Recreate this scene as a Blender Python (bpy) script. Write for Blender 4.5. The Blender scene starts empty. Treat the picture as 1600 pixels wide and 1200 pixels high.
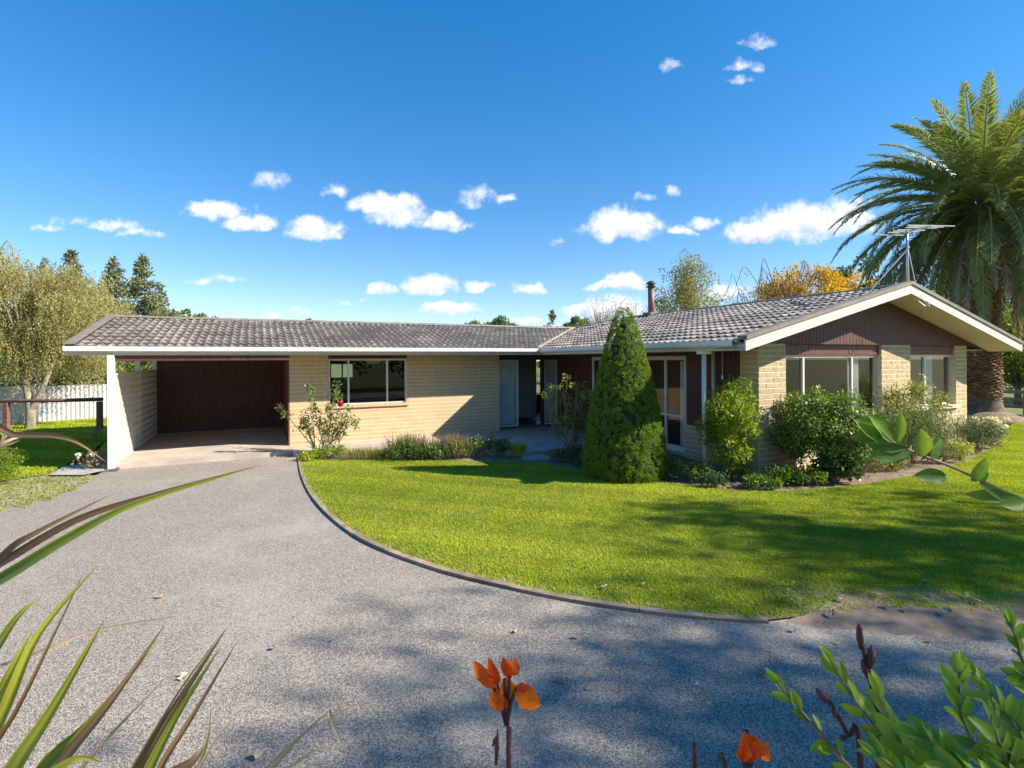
import bpy, math, random
import numpy as np
from mathutils import Matrix, Vector

rng = np.random.default_rng(11)
random.seed(5)
R = math.radians
scene = bpy.context.scene
COL = scene.collection

# ------------------------------------------------------------------ camera
CH, FPX, AX, AY, ROLL = 2.06, 812.0, 800.0, 562.0, 0.006
cam = bpy.data.cameras.new('camera')
cam.sensor_width = 36
cam.lens = FPX / 1600 * 36
cam.shift_y = -(600 - AY) / 1600
cam.clip_start, cam.clip_end = 0.05, 2000
cam.dof.use_dof = True
cam.dof.focus_distance = 9.0
cam.dof.aperture_fstop = 10.0
co = bpy.data.objects.new('camera', cam)
COL.objects.link(co)
cr, sr = math.cos(ROLL), math.sin(ROLL)
RIGHT, UP, FWD = np.array([cr, 0, -sr]), np.array([sr, 0, cr]), np.array([0, 1.0, 0])
co.matrix_world = Matrix(((RIGHT[0], UP[0], 0, 0), (0, 0, -1, 0), (RIGHT[2], UP[2], 0, CH), (0, 0, 0, 1)))
scene.camera = co

# ------------------------------------------------------------------ light
SUN_EL, SUN_DIR = R(34.5), np.array([1.206, -0.191])
SUN_AZ = math.atan2(SUN_DIR[0], SUN_DIR[1])
world = bpy.data.worlds.new('World')
scene.world = world
world.use_nodes = True
SKY_STRENGTH = 0.108
scene.view_settings.view_transform = 'Standard'
scene.view_settings.look = 'None'
scene.view_settings.gamma = 1.0
scene.view_settings.use_curve_mapping = False
scene.view_settings.exposure = 1.15
sl = bpy.data.lights.new('sun', 'SUN')
sl.energy = 4.9
sl.angle = R(0.55)
sl.color = (1.0, 0.91, 0.77)
so = bpy.data.objects.new('sun', sl)
COL.objects.link(so)
tosun = Vector((SUN_DIR[0], SUN_DIR[1], math.tan(SUN_EL) * math.hypot(*SUN_DIR))).normalized()
so.rotation_euler = tosun.to_track_quat('Z', 'Y').to_euler()
so.location = (0, 0, 30)
scene.cycles.max_bounces = 8
scene.cycles.transparent_max_bounces = 16


def ndadd(nt, typ, **kw):
    n = nt.nodes.new(typ)
    for k, v in kw.items():
        setattr(n, k, v)
    return n


def mth(nt, op, a, b=None, c=None, clamp=False):
    n = nt.nodes.new('ShaderNodeMath')
    n.operation = op
    n.use_clamp = clamp
    for i, x in enumerate((a, b, c)):
        if x is None:
            continue
        if isinstance(x, (int, float)):
            n.inputs[i].default_value = x
        else:
            nt.links.new(x, n.inputs[i])
    return n.outputs[0]


def vmth(nt, op, a, b=None):
    n = nt.nodes.new('ShaderNodeVectorMath')
    n.operation = op
    for i, x in enumerate((a, b)):
        if x is None:
            continue
        if isinstance(x, (tuple, list)):
            n.inputs[i].default_value = x
        else:
            nt.links.new(x, n.inputs[i])
    return n.outputs['Value'] if op in ('DOT_PRODUCT', 'LENGTH') else n.outputs[0]


def mixc(nt, fac, a, b, blend='MIX'):
    n = nt.nodes.new('ShaderNodeMix')
    n.data_type = 'RGBA'
    n.blend_type = blend
    for s, x in ((n.inputs[0], fac), (n.inputs[6], a), (n.inputs[7], b)):
        if isinstance(x, (int, float)):
            s.default_value = x
        elif isinstance(x, (tuple, list)):
            s.default_value = (*x[:3], 1)
        else:
            nt.links.new(x, s)
    return n.outputs[2]


def smooth(nt, x, lo, hi, to0=0.0, to1=1.0):
    n = nt.nodes.new('ShaderNodeMapRange')
    n.interpolation_type = 'SMOOTHSTEP'
    nt.links.new(x, n.inputs[0])
    for i, v in zip((1, 2, 3, 4), (lo, hi, to0, to1)):
        n.inputs[i].default_value = v
    return n.outputs[0]


# ---- world: physical sky, with fair-weather clouds as part of the sky
def build_world():
    nt = world.node_tree
    nt.nodes.clear()
    sky = ndadd(nt, 'ShaderNodeTexSky', sky_type='NISHITA', sun_disc=False, sun_elevation=SUN_EL,
                sun_rotation=SUN_AZ, altitude=300, air_density=1.0, dust_density=0.1, ozone_density=3.0)
    hsv = ndadd(nt, 'ShaderNodeHueSaturation')
    hsv.inputs['Saturation'].default_value = 1.385
    hsv.inputs['Value'].default_value = 1.0
    hsv.inputs['Hue'].default_value = 0.506
    nt.links.new(sky.outputs[0], hsv.inputs['Color'])
    gm = ndadd(nt, 'ShaderNodeGamma')
    gm.inputs[1].default_value = 0.80
    nt.links.new(hsv.outputs[0], gm.inputs[0])
    skyc = mixc(nt, 1.0, gm.outputs[0], (1.12, 1.12, 1.16), 'MULTIPLY')
    tc = ndadd(nt, 'ShaderNodeTexCoord')
    sx = ndadd(nt, 'ShaderNodeSeparateXYZ')
    nt.links.new(tc.outputs['Generated'], sx.inputs[0])
    ay = mth(nt, 'MAXIMUM', mth(nt, 'ABSOLUTE', sx.outputs[1]), 0.02)
    cx = ndadd(nt, 'ShaderNodeCombineXYZ')
    nt.links.new(mth(nt, 'DIVIDE', sx.outputs[0], ay), cx.inputs[0])
    nt.links.new(mth(nt, 'DIVIDE', sx.outputs[2], ay), cx.inputs[1])
    P = cx.outputs[0]

    def noise(vec, scale, detail=6, rough=0.6):
        n = ndadd(nt, 'ShaderNodeTexNoise')
        n.inputs['Scale'].default_value = scale
        n.inputs['Detail'].default_value = detail
        n.inputs['Roughness'].default_value = rough
        nt.links.new(vec, n.inputs['Vector'])
        return n
    n1 = noise(P, 16, 5)
    warp = vmth(nt, 'MULTIPLY', vmth(nt, 'SUBTRACT', n1.outputs['Color'], (0.5, 0.5, 0.5)), (0.085, 0.05, 0))
    Pw = vmth(nt, 'ADD', P, warp)
    # px, py, half width, half height, weight
    clouds = [(340, 330, 58, 22, 1), (392, 348, 40, 17, 1), (180, 350, 42, 11, .62), (225, 362, 40, 10, .62), (492, 360, 46, 22, 1),
              (590, 322, 48, 20, 1), (622, 335, 48, 28, 1), (692, 349, 40, 18, .9), (742, 310, 34, 22, .55), (793, 313, 18, 11, .6),
              (975, 358, 64, 34, 1.05), (1185, 372, 60, 24, 1), (1250, 358, 85, 40, 1.05), (1320, 350, 60, 34, 1), (1100, 355, 24, 14, .9),
              (1066, 367, 20, 12, .8), (672, 446, 44, 21, 1.05), (597, 452, 22, 12, .9), (747, 448, 24, 12, .9), (828, 453, 30, 12, .95),
              (702, 486, 46, 15, 1), (945, 452, 34, 9, .9), (978, 446, 34, 18, 1), (905, 487, 30, 13, .9), (968, 484, 60, 22, 1),
              (523, 299, 24, 16, .62), (425, 284, 30, 22, .45), (1166, 104, 26, 12, .5), (1150, 128, 24, 10, .5), (1046, 108, 24, 11, .5), (330, 437, 52, 9, .5),
              (1140, 457, 36, 16, .9), (1056, 305, 18, 12, .6), (1188, 70, 34, 10, .42), (72, 356, 26, 8, .5), (1010, 312, 16, 8, .45),
              (430, 494, 40, 8, .5), (480, 491, 30, 7, .5), (560, 470, 26, 6, .4), (876, 377, 16, 8, .4), (820, 503, 30, 9, .7), (120, 345, 50, 9, .36)]
    best = None
    rel = None
    for (px, py, hw, hh, w) in clouds:
        c = ((px - AX) / FPX, (AY - py) / FPX, 0)
        d = vmth(nt, 'MULTIPLY', vmth(nt, 'SUBTRACT', Pw, c), (FPX / hw / 1.22, FPX / hh / 1.25, 0))
        sp = ndadd(nt, 'ShaderNodeSeparateXYZ')
        nt.links.new(d, sp.inputs[0])
        # flat base: the lower half falls off faster than the top
        dy = mth(nt, 'MAXIMUM', sp.outputs[1], mth(nt, 'MULTIPLY', sp.outputs[1], -1.75))
        r2 = mth(nt, 'MULTIPLY_ADD', dy, dy, mth(nt, 'MULTIPLY', sp.outputs[0], sp.outputs[0]))
        e = mth(nt, 'MULTIPLY_ADD', r2, -w, w)
        wgt = mth(nt, 'MAXIMUM', e, 0.0)
        best = e if best is None else mth(nt, 'MAXIMUM', best, e)
        rel = mth(nt, 'MULTIPLY', wgt, sp.outputs[1]) if rel is None else mth(nt, 'MULTIPLY_ADD', wgt, sp.outputs[1], rel)
    n2 = noise(P, 30, 8, 0.62)
    n3 = noise(vmth(nt, 'ADD', P, (0.010, 0.018, 0)), 30, 8, 0.62)
    f2 = mth(nt, 'SUBTRACT', n2.outputs[0], 0.5)
    dens = mth(nt, 'MULTIPLY_ADD', f2, 1.5, best)
    a = smooth(nt, dens, 0.08, 0.90)
    emb = mth(nt, 'SUBTRACT', n2.outputs[0], n3.outputs[0])
    lit = mth(nt, 'ADD', mth(nt, 'MULTIPLY_ADD', emb, 1.8, 0.74), mth(nt, 'MULTIPLY', rel, 1.1), clamp=True)
    k = 1.0 / SKY_STRENGTH
    cc = mixc(nt, lit, (0.28 * k, 0.33 * k, 0.42 * k), (0.53 * k, 0.53 * k, 0.54 * k))
    out = mixc(nt, mth(nt, 'MULTIPLY', a, 0.95), skyc, cc)
    bg = ndadd(nt, 'ShaderNodeBackground')
    bg.inputs[1].default_value = SKY_STRENGTH
    nt.links.new(out, bg.inputs[0])
    wo = ndadd(nt, 'ShaderNodeOutputWorld')
    nt.links.new(bg.outputs[0], wo.inputs[0])


build_world()

# ------------------------------------------------------------------ helpers
GZ = -0.10                                     # gravel level; the house slab is z = 0


def ray(px, py):
    return FWD + (px - AX) / FPX * RIGHT + (AY - py) / FPX * UP


def at(px, py, d):
    r = ray(px, py)
    return np.array([0, 0, CH]) + r * d


def gp(px, py, z=GZ):
    r = ray(px, py)
    return np.array([0, 0, CH]) + r * ((z - CH) / r[2])


HX, HY, HA = -5.43, 12.67, R(26)
CA, SA = math.cos(HA), math.sin(HA)


def hw(u, v, z=0.0):
    return np.array([HX + u * CA - v * SA, HY + u * SA + v * CA, z])


def unit(a):
    return a / np.maximum(np.linalg.norm(a, axis=-1, keepdims=True), 1e-9)


def link(o, parent=None):
    COL.objects.link(o)
    if parent is not None:
        o.parent = parent
    return o


def tag(o, label=None, cat=None, group=None, kind=None):
    if label:
        o['label'] = label
    if cat:
        o['category'] = cat
    if group:
        o['group'] = group
    if kind:
        o['kind'] = kind
    return o


def empty(name, loc=(0, 0, 0), rz=0.0, label=None, cat=None, group=None):
    o = bpy.data.objects.new(name, None)
    o.empty_display_size = 0.2
    o.location = loc
    o.rotation_euler = (0, 0, rz)
    return tag(link(o), label, cat, group)


def mesh(name, V, F, tint=None, shade=False, mats=(), mi=None):
    V = np.asarray(V, dtype=np.float32).reshape(-1, 3)
    me = bpy.data.meshes.new(name)
    if isinstance(F, np.ndarray):
        n, k = F.shape
        me.vertices.add(len(V))
        me.vertices.foreach_set('co', V.ravel())
        me.loops.add(n * k)
        me.loops.foreach_set('vertex_index', F.astype(np.int32).ravel())
        me.polygons.add(n)
        me.polygons.foreach_set('loop_start', np.arange(0, n * k, k, dtype=np.int32))
        me.polygons.foreach_set('loop_total', np.full(n, k, dtype=np.int32))
        me.update(calc_edges=True)
    else:
        me.from_pydata([tuple(map(float, v)) for v in V], [], [tuple(map(int, f)) for f in F])
        me.update()
    if tint is not None:
        at_ = me.attributes.new('tint', 'FLOAT', 'POINT')
        at_.data.foreach_set('value', np.asarray(tint, dtype=np.float32))
    for m in mats:
        me.materials.append(m)
    if mi is not None:
        me.polygons.foreach_set('material_index', np.asarray(mi, dtype=np.int32))
    if shade:
        me.polygons.foreach_set('use_smooth', np.ones(len(me.polygons), dtype=bool))
    return me


def ob(name, me, parent=None, loc=None, rot=None):
    o = bpy.data.objects.new(name, me)
    if loc is not None:
        o.location = loc
    if rot is not None:
        o.rotation_euler = rot
    return link(o, parent)


class MB:
    """collects shapes into one mesh"""
    def __init__(self, org=(0, 0, 0), A=(1, 0, 0), O=(0, 1, 0)):
        self.V, self.F, self.T = [], [], []
        self.org, self.A, self.O = np.array(org, float), np.array(A, float), np.array(O, float)

    def pt(self, a, o, z):
        return self.org + self.A * a + self.O * o + np.array([0, 0, z])

    def box(self, a0, a1, o0, o1, z0, z1):
        b = len(self.V)
        for z in (z0, z1):
            for (a, o) in ((a0, o0), (a1, o0), (a1, o1), (a0, o1)):
                self.V.append(self.pt(a, o, z))
        self.F += [(b + 3, b + 2, b + 1, b), (b + 4, b + 5, b + 6, b + 7)]
        for i in range(4):
            j = (i + 1) % 4
            self.F.append((b + i, b + j, b + j + 4, b + i + 4))
        return self

    def prism(self, poly, o0, o1):
        """polygon of (a, z) swept from o0 to o1"""
        b, n = len(self.V), len(poly)
        for o in (o0, o1):
            for (a, z) in poly:
                self.V.append(self.pt(a, o, z))
        self.F += [tuple(range(b, b + n)), tuple(range(b + 2 * n - 1, b + n - 1, -1))]
        for i in range(n):
            j = (i + 1) % n
            self.F.append((b + i, b + i + n, b + j + n, b + j))
        return self

    def plan(self, poly, z0, z1):
        """polygon of (a, o) extruded from z0 to z1"""
        b, n = len(self.V), len(poly)
        for z in (z0, z1):
            for (a, o) in poly:
                self.V.append(self.pt(a, o, z))
        self.F += [tuple(range(b + n - 1, b - 1, -1)), tuple(range(b + n, b + 2 * n))]
        for i in range(n):
            j = (i + 1) % n
            self.F.append((b + i, b + j, b + j + n, b + i + n))
        return self

    def quad(self, pts):
        b = len(self.V)
        self.V += [np.array(p, float) for p in pts]
        self.F.append(tuple(range(b, b + len(pts))))
        return self

    def tube(self, pts, rad, n=6, cap=True):
        pts = np.array(pts, float)
        m = len(pts)
        rad = np.broadcast_to(np.asarray(rad, float), (m,))
        b = len(self.V)
        T = unit(np.gradient(pts, axis=0)) if m > 2 else unit(np.repeat((pts[1:] - pts[:1]), m, 0))
        ref = np.array([0.0, 0, 1]) if abs(T[0][2]) < 0.9 else np.array([1.0, 0, 0])
        X = unit(np.cross(ref, T[0]))
        for i in range(m):
            X = unit(X - T[i] * np.dot(X, T[i]))
            Y = np.cross(T[i], X)
            for k in range(n):
                a = 2 * math.pi * k / n
                self.V.append(pts[i] + rad[i] * (math.cos(a) * X + math.sin(a) * Y))
        for i in range(m - 1):
            for k in range(n):
                k2 = (k + 1) % n
                self.F.append((b + i * n + k, b + i * n + k2, b + (i + 1) * n + k2, b + (i + 1) * n + k))
        if cap:
            self.F.append(tuple(range(b + n - 1, b - 1, -1)))
            self.F.append(tuple(range(b + (m - 1) * n, b + m * n)))
        return self

    def build(self, name, mat, parent=None, shade=False):
        me = mesh(name, self.V, self.F, mats=(mat,), shade=shade)
        return ob(name, me, parent)


# ------------------------------------------------------------------ materials
def new_mat(name):
    m = bpy.data.materials.new(name)
    m.use_nodes = True
    nt = m.node_tree
    nt.nodes.clear()
    out = nt.nodes.new('ShaderNodeOutputMaterial')
    p = nt.nodes.new('ShaderNodeBsdfPrincipled')
    nt.links.new(p.outputs[0], out.inputs[0])
    return m, nt, p, out


def tex(nt, vec, scale, detail=4, rough=0.6, typ='noise'):
    if typ == 'noise':
        n = nt.nodes.new('ShaderNodeTexNoise')
        n.inputs['Detail'].default_value = detail
        n.inputs['Roughness'].default_value = rough
    else:
        n = nt.nodes.new('ShaderNodeTexVoronoi')
    n.inputs['Scale'].default_value = scale
    if vec is not None:
        nt.links.new(vec, n.inputs['Vector'])
    return n


def bumpn(nt, p, h, strength=0.3, dist=0.01):
    b = nt.nodes.new('ShaderNodeBump')
    b.inputs['Strength'].default_value = strength
    b.inputs['Distance'].default_value = dist
    nt.links.new(h, b.inputs['Height'])
    nt.links.new(b.outputs[0], p.inputs['Normal'])


def stretch(nt, vec, s):
    return vmth(nt, 'MULTIPLY', vec, s)


def plain(name, col, rough=0.6, var=0.18, scale=3.0, bump=0.15, bscale=70, rand=0.0, sv=(1, 1, 1), metal=0.0, dirt=None, dscale=1.2, dlo=.5, dhi=.75, spec=0.4):
    m, nt, p, out = new_mat(name)
    g = nt.nodes.new('ShaderNodeNewGeometry')
    pos = stretch(nt, g.outputs['Position'], sv)
    n = tex(nt, pos, scale, 6, 0.65)
    lo = tuple(c * (1 - var) for c in col)
    hi = tuple(min(1, c * (1 + var)) for c in col)
    c = mixc(nt, smooth(nt, n.outputs[0], 0.3, 0.7), lo, hi)
    if rand:
        oi = nt.nodes.new('ShaderNodeObjectInfo')
        k = mth(nt, 'MULTIPLY_ADD', oi.outputs['Random'], 2 * rand, 1 - rand)
        cb = nt.nodes.new('ShaderNodeCombineColor')
        for i in range(3):
            nt.links.new(k, cb.inputs[i])
        c = mixc(nt, 1.0, c, cb.outputs[0], 'MULTIPLY')
    if dirt:
        d = tex(nt, g.outputs['Position'], dscale, 8, 0.7)
        c = mixc(nt, smooth(nt, d.outputs[0], dlo, dhi), c, dirt)
    nt.links.new(c, p.inputs['Base Color'])
    p.inputs['Roughness'].default_value = rough
    p.inputs['Metallic'].default_value = metal
    p.inputs['Specular IOR Level'].default_value = spec
    if bump:
        nb = tex(nt, pos, bscale, 4, 0.6)
        bumpn(nt, p, nb.outputs[0], bump, 0.01)
    return m


def leafmat(name, dark, light, trans=0.35, rough=0.5, hue=None, spec=0.35):
    """foliage: each leaf carries its own tint between two colours"""
    m, nt, p, out = new_mat(name)
    a = nt.nodes.new('ShaderNodeAttribute')
    a.attribute_name = 'tint'
    c = mixc(nt, a.outputs['Fac'], dark, light)
    if hue:
        c = mixc(nt, smooth(nt, a.outputs['Fac'], 0.86, 0.97), c, hue)
    nt.links.new(c, p.inputs['Base Color'])
    p.inputs['Roughness'].default_value = rough
    p.inputs['Specular IOR Level'].default_value = spec
    t = nt.nodes.new('ShaderNodeBsdfTranslucent')
    c2 = mixc(nt, 1.0, c, (1.25, 1.3, 0.6), 'MULTIPLY')
    nt.links.new(c2, t.inputs[0])
    mx = nt.nodes.new('ShaderNodeMixShader')
    mx.inputs[0].default_value = trans
    nt.links.new(p.outputs[0], mx.inputs[1])
    nt.links.new(t.outputs[0], mx.inputs[2])
    nt.links.new(mx.outputs[0], out.inputs[0])
    return m


def glassmat():
    m, nt, p, out = new_mat('window_glass')
    nt.nodes.remove(p)
    lw = nt.nodes.new('ShaderNodeLayerWeight')
    lw.inputs[0].default_value = 0.5
    f = mth(nt, 'MULTIPLY_ADD', mth(nt, 'POWER', lw.outputs['Facing'], 3.0), 0.75, 0.045, clamp=True)
    t = nt.nodes.new('ShaderNodeBsdfTransparent')
    t.inputs[0].default_value = (0.80, 0.84, 0.82, 1)
    g = nt.nodes.new('ShaderNodeBsdfGlossy')
    g.inputs['Roughness'].default_value = 0.0
    tn = tex(nt, None, 0.8, 1)
    gg = nt.nodes.new('ShaderNodeNewGeometry')
    nt.links.new(gg.outputs['Position'], tn.inputs['Vector'])
    b = nt.nodes.new('ShaderNodeBump')
    b.inputs['Strength'].default_value = 0.03
    nt.links.new(tn.outputs[0], b.inputs['Height'])
    nt.links.new(b.outputs[0], g.inputs['Normal'])
    mx = nt.nodes.new('ShaderNodeMixShader')
    nt.links.new(f, mx.inputs[0])
    nt.links.new(t.outputs[0], mx.inputs[1])
    nt.links.new(g.outputs[0], mx.inputs[2])
    nt.links.new(mx.outputs[0], out.inputs[0])
    return m


def gravelmat():
    m, nt, p, out = new_mat('gravel_chip')
    g = nt.nodes.new('ShaderNodeNewGeometry')
    pos = g.outputs['Position']
    v1 = tex(nt, pos, 130, typ='vor')
    v2 = tex(nt, pos, 60, typ='vor')
    n = tex(nt, pos, 0.55, 6, 0.65)
    s1 = nt.nodes.new('ShaderNodeSeparateColor')
    nt.links.new(v1.outputs['Color'], s1.inputs[0])
    s2 = nt.nodes.new('ShaderNodeSeparateColor')
    nt.links.new(v2.outputs['Color'], s2.inputs[0])
    val = mth(nt, 'ADD', mth(nt, 'MULTIPLY', s1.outputs[0], 0.78), mth(nt, 'MULTIPLY', s2.outputs[1], 0.22))
    val = smooth(nt, val, 0.18, 0.82)
    c = mixc(nt, val, (0.150, 0.130, 0.110), (0.49, 0.43, 0.365))
    crack = smooth(nt, v1.outputs['Distance'], 0.35, 0.75)
    c = mixc(nt, mth(nt, 'MULTIPLY', crack, 0.45), c, (0.04, 0.037, 0.034))
    # sandy fines and moss in patches
    c = mixc(nt, mth(nt, 'MULTIPLY', smooth(nt, n.outputs[0], 0.45, 0.72), 0.42), c, (0.47, 0.42, 0.34))
    n4 = tex(nt, pos, 1.6, 5, 0.7)
    c = mixc(nt, mth(nt, 'MULTIPLY', smooth(nt, n4.outputs[0], 0.62, 0.76), 0.45), c, (0.27, 0.265, 0.13))
    nt.links.new(c, p.inputs['Base Color'])
    p.inputs['Roughness'].default_value = 0.85
    h = mth(nt, 'SUBTRACT', mth(nt, 'MULTIPLY', s1.outputs[2], 0.5), v1.outputs['Distance'])
    n5 = tex(nt, stretch(nt, pos, (1, .35, 1)), 1.1, 4, .6)
    h = mth(nt, 'MULTIPLY_ADD', n5.outputs[0], 1.2, h)
    bumpn(nt, p, h, 0.6, 0.007)
    return m


def groundmat():
    m, nt, p, out = new_mat('rough_ground')
    g = nt.nodes.new('ShaderNodeNewGeometry')
    n = tex(nt, g.outputs['Position'], 0.35, 8, 0.7)
    n2 = tex(nt, g.outputs['Position'], 14, 4, 0.7)
    c = mixc(nt, smooth(nt, n.outputs[0], 0.35, 0.65), (0.07, 0.13, 0.02), (0.17, 0.19, 0.05))
    c = mixc(nt, smooth(nt, n2.outputs[0], 0.45, 0.75), c, (0.24, 0.19, 0.11))
    nt.links.new(c, p.inputs['Base Color'])
    p.inputs['Roughness'].default_value = 0.95
    bumpn(nt, p, n2.outputs[0], 0.6, 0.03)
    return m


def turfmat():
    m, nt, p, out = new_mat('turf')
    g = nt.nodes.new('ShaderNodeNewGeometry')
    n = tex(nt, g.outputs['Position'], 0.8, 6, 0.65)
    n2 = tex(nt, g.outputs['Position'], 90, 3, 0.6)
    c = mixc(nt, smooth(nt, n.outputs[0], 0.35, 0.65), (0.075, 0.135, 0.014), (0.13, 0.20, 0.022))
    n3 = tex(nt, g.outputs['Position'], 7, 5, 0.7)
    c = mixc(nt, smooth(nt, n3.outputs[0], 0.36, 0.6), c, (0.27, 0.205, 0.12))
    c = mixc(nt, smooth(nt, n2.outputs[0], 0.5, 0.75), c, (0.06, 0.085, 0.018))
    nt.links.new(c, p.inputs['Base Color'])
    p.inputs['Roughness'].default_value = 0.9
    bumpn(nt, p, n2.outputs[0], 0.8, 0.02)
    return m


def tilemat():
    m, nt, p, out = new_mat('roof_tile')
    g = nt.nodes.new('ShaderNodeNewGeometry')
    pos = g.outputs['Position']
    oi = nt.nodes.new('ShaderNodeObjectInfo')
    at_ = nt.nodes.new('ShaderNodeAttribute')
    at_.attribute_name = 'tint'
    n = tex(nt, pos, 1.1, 6, 0.7)
    n2 = tex(nt, pos, 26, 6, 0.75)
    n3 = tex(nt, pos, 6, 5, 0.7)
    c = mixc(nt, smooth(nt, n.outputs[0], 0.35, 0.65), (0.130, 0.112, 0.099), (0.215, 0.187, 0.164))
    c = mixc(nt, mth(nt, 'MULTIPLY', oi.outputs['Random'], 0.4), c, (0.20, 0.17, 0.14))
    # pale lichen, and hump highlights painted in as lighter crests
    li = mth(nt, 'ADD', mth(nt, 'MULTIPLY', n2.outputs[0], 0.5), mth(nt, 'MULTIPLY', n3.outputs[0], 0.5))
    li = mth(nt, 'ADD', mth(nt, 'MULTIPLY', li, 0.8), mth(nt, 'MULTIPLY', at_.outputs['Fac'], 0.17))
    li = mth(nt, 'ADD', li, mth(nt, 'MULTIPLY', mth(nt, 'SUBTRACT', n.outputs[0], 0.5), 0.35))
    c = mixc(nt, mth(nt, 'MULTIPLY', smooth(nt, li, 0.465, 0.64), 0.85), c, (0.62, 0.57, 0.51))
    nt.links.new(c, p.inputs['Base Color'])
    p.inputs['Roughness'].default_value = 0.55
    p.inputs['Specular IOR Level'].default_value = 0.4
    bumpn(nt, p, n2.outputs[0], 0.35, 0.006)
    return m


def brickmat(name, col, rough_face):
    m, nt, p, out = new_mat(name)
    g = nt.nodes.new('ShaderNodeNewGeometry')
    oi = nt.nodes.new('ShaderNodeObjectInfo')
    pos = g.outputs['Position']
    n = tex(nt, pos, 34 if rough_face else 60, 6, 0.75)
    nl = tex(nt, pos, 1.3, 4, 0.6)
    c = mixc(nt, smooth(nt, n.outputs[0], 0.3, 0.7), tuple(x * 0.72 for x in col), tuple(x * 1.18 for x in col))
    c = mixc(nt, mth(nt, 'MULTIPLY', oi.outputs['Random'], 0.8), c, tuple(x * y for x, y in zip(col, (0.80, 0.76, 0.66))))
    c = mixc(nt, mth(nt, 'MULTIPLY', smooth(nt, nl.outputs[0], 0.45, 0.7), 0.25), c, tuple(x * 0.72 for x in col))
    nt.links.new(c, p.inputs['Base Color'])
    p.inputs['Roughness'].default_value = 0.9
    bumpn(nt, p, n.outputs[0], 0.8 if rough_face else 0.35, 0.012 if rough_face else 0.006)
    return m


M = {}
M['glass'] = glassmat()
M['gravel'] = gravelmat()
M['ground'] = groundmat()
M['turf'] = turfmat()
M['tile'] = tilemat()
BRICK = (0.57, 0.435, 0.255)
M['brick'] = brickmat('honey_block', BRICK, False)
M['split'] = brickmat('split_face_block', (0.53, 0.42, 0.26), True)
M['mortar'] = plain('pale_mortar', (0.70, 0.60, 0.42), 0.9, .1, 4)
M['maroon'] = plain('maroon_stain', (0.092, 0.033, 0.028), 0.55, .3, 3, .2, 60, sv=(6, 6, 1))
M['maroon_lit'] = plain('maroon_lit_copy', (0.135, 0.043, 0.034), 0.5, .2, 3, .1, 60)  # lighter copy of the maroon boards, their lit look put into the colour
M['white'] = plain('white_paint', (0.68, 0.68, 0.67), 0.35, .04, 2, .05, 60, dirt=(0.55, 0.53, 0.48), dlo=.62, dhi=.85)
M['cream'] = plain('cream_paint', (0.58, 0.545, 0.475), 0.5, .05, 2, .05, 60)
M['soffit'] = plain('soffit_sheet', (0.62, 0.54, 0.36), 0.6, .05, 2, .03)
M['alu'] = plain('window_frame_paint', (0.60, 0.58, 0.53), 0.35, .05, 2, 0)
M['bargecap'] = plain('barge_capping', (0.20, 0.165, 0.14), 0.6, .2, 5, .2, 40)
M['valley'] = plain('valley_metal', (0.30, 0.22, 0.18), 0.7, .25, 6, .2, 40)
M['sill'] = plain('terracotta_sill', (0.52, 0.37, 0.22), 0.5, .12, 4, .1)
M['sillw'] = plain('weathered_sill', (0.60, 0.52, 0.38), 0.7, .2, 6, .2)
M['concrete'] = plain('concrete', (0.43, 0.37, 0.315), 0.85, .16, 1.6, .3, 50, dirt=(0.27, 0.23, 0.20), dscale=.9, dlo=.5, dhi=.8)
M['patio'] = plain('patio_concrete', (0.36, 0.335, 0.325), 0.85, .18, 1.6, .3, 50, dirt=(0.22, 0.20, 0.19), dscale=1.1, dlo=.5, dhi=.8)
M['breeze'] = plain('screen_block_paint', (0.56, 0.525, 0.47), 0.7, .08, 5, .2, 40, dirt=(0.42, 0.38, 0.31), dscale=2.2, dlo=.55, dhi=.85)
M['interior'] = plain('interior_wall', (0.50, 0.48, 0.44), 0.8, .05)
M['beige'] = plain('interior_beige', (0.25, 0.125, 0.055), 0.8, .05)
M['roomdark'] = plain('dim_room_tone', (0.10, 0.06, 0.045), 0.6, .2, 3, .1)  # dark brown that puts the dimness of the room into the colour
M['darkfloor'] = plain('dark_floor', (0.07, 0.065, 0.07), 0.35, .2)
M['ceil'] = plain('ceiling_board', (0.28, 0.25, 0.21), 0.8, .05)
M['flue'] = plain('flue_paint', (0.21, 0.115, 0.10), 0.5, .12, 5, .1)
M['fluecap'] = plain('flue_cowl', (0.05, 0.045, 0.045), 0.5, .2)
M['steel'] = plain('galvanised_steel', (0.55, 0.56, 0.57), 0.35, .1, 6, 0, metal=.7)
M['alum'] = plain('antenna_aluminium', (0.62, 0.61, 0.58), 0.4, .1, 6, 0, metal=.5)
M['timber'] = plain('aged_timber', (0.17, 0.085, 0.058), 0.8, .35, 5, .4, 60, sv=(1, 1, 4))
M['greytimber'] = plain('silver_timber', (0.24, 0.22, 0.17), 0.85, .3, 5, .4, 50)
M['edging'] = plain('lawn_edging', (0.27, 0.205, 0.15), 0.85, .3, 5, .5, 40, rand=.2, dirt=(0.12, 0.13, 0.05), dscale=2.5, dlo=.55, dhi=.75)
M['corr'] = plain('corrugated_steel', (0.55, 0.55, 0.57), 0.4, .08, 2, 0, metal=.25)
M['soil'] = plain('bed_soil', (0.20, 0.145, 0.10), 0.95, .35, 9, .9, 40, dirt=(0.36, 0.29, 0.20), dscale=6, dlo=.52, dhi=.7)
M['dryverge'] = plain('dry_verge', (0.36, 0.31, 0.24), 0.95, .45, 60, .9, 60, dirt=(0.22, 0.24, 0.05), dscale=2.2, dlo=.42, dhi=.6)
M['bark'] = plain('bark', (0.16, 0.12, 0.085), 0.9, .4, 6, .8, 30, sv=(1, 1, .3))
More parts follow.
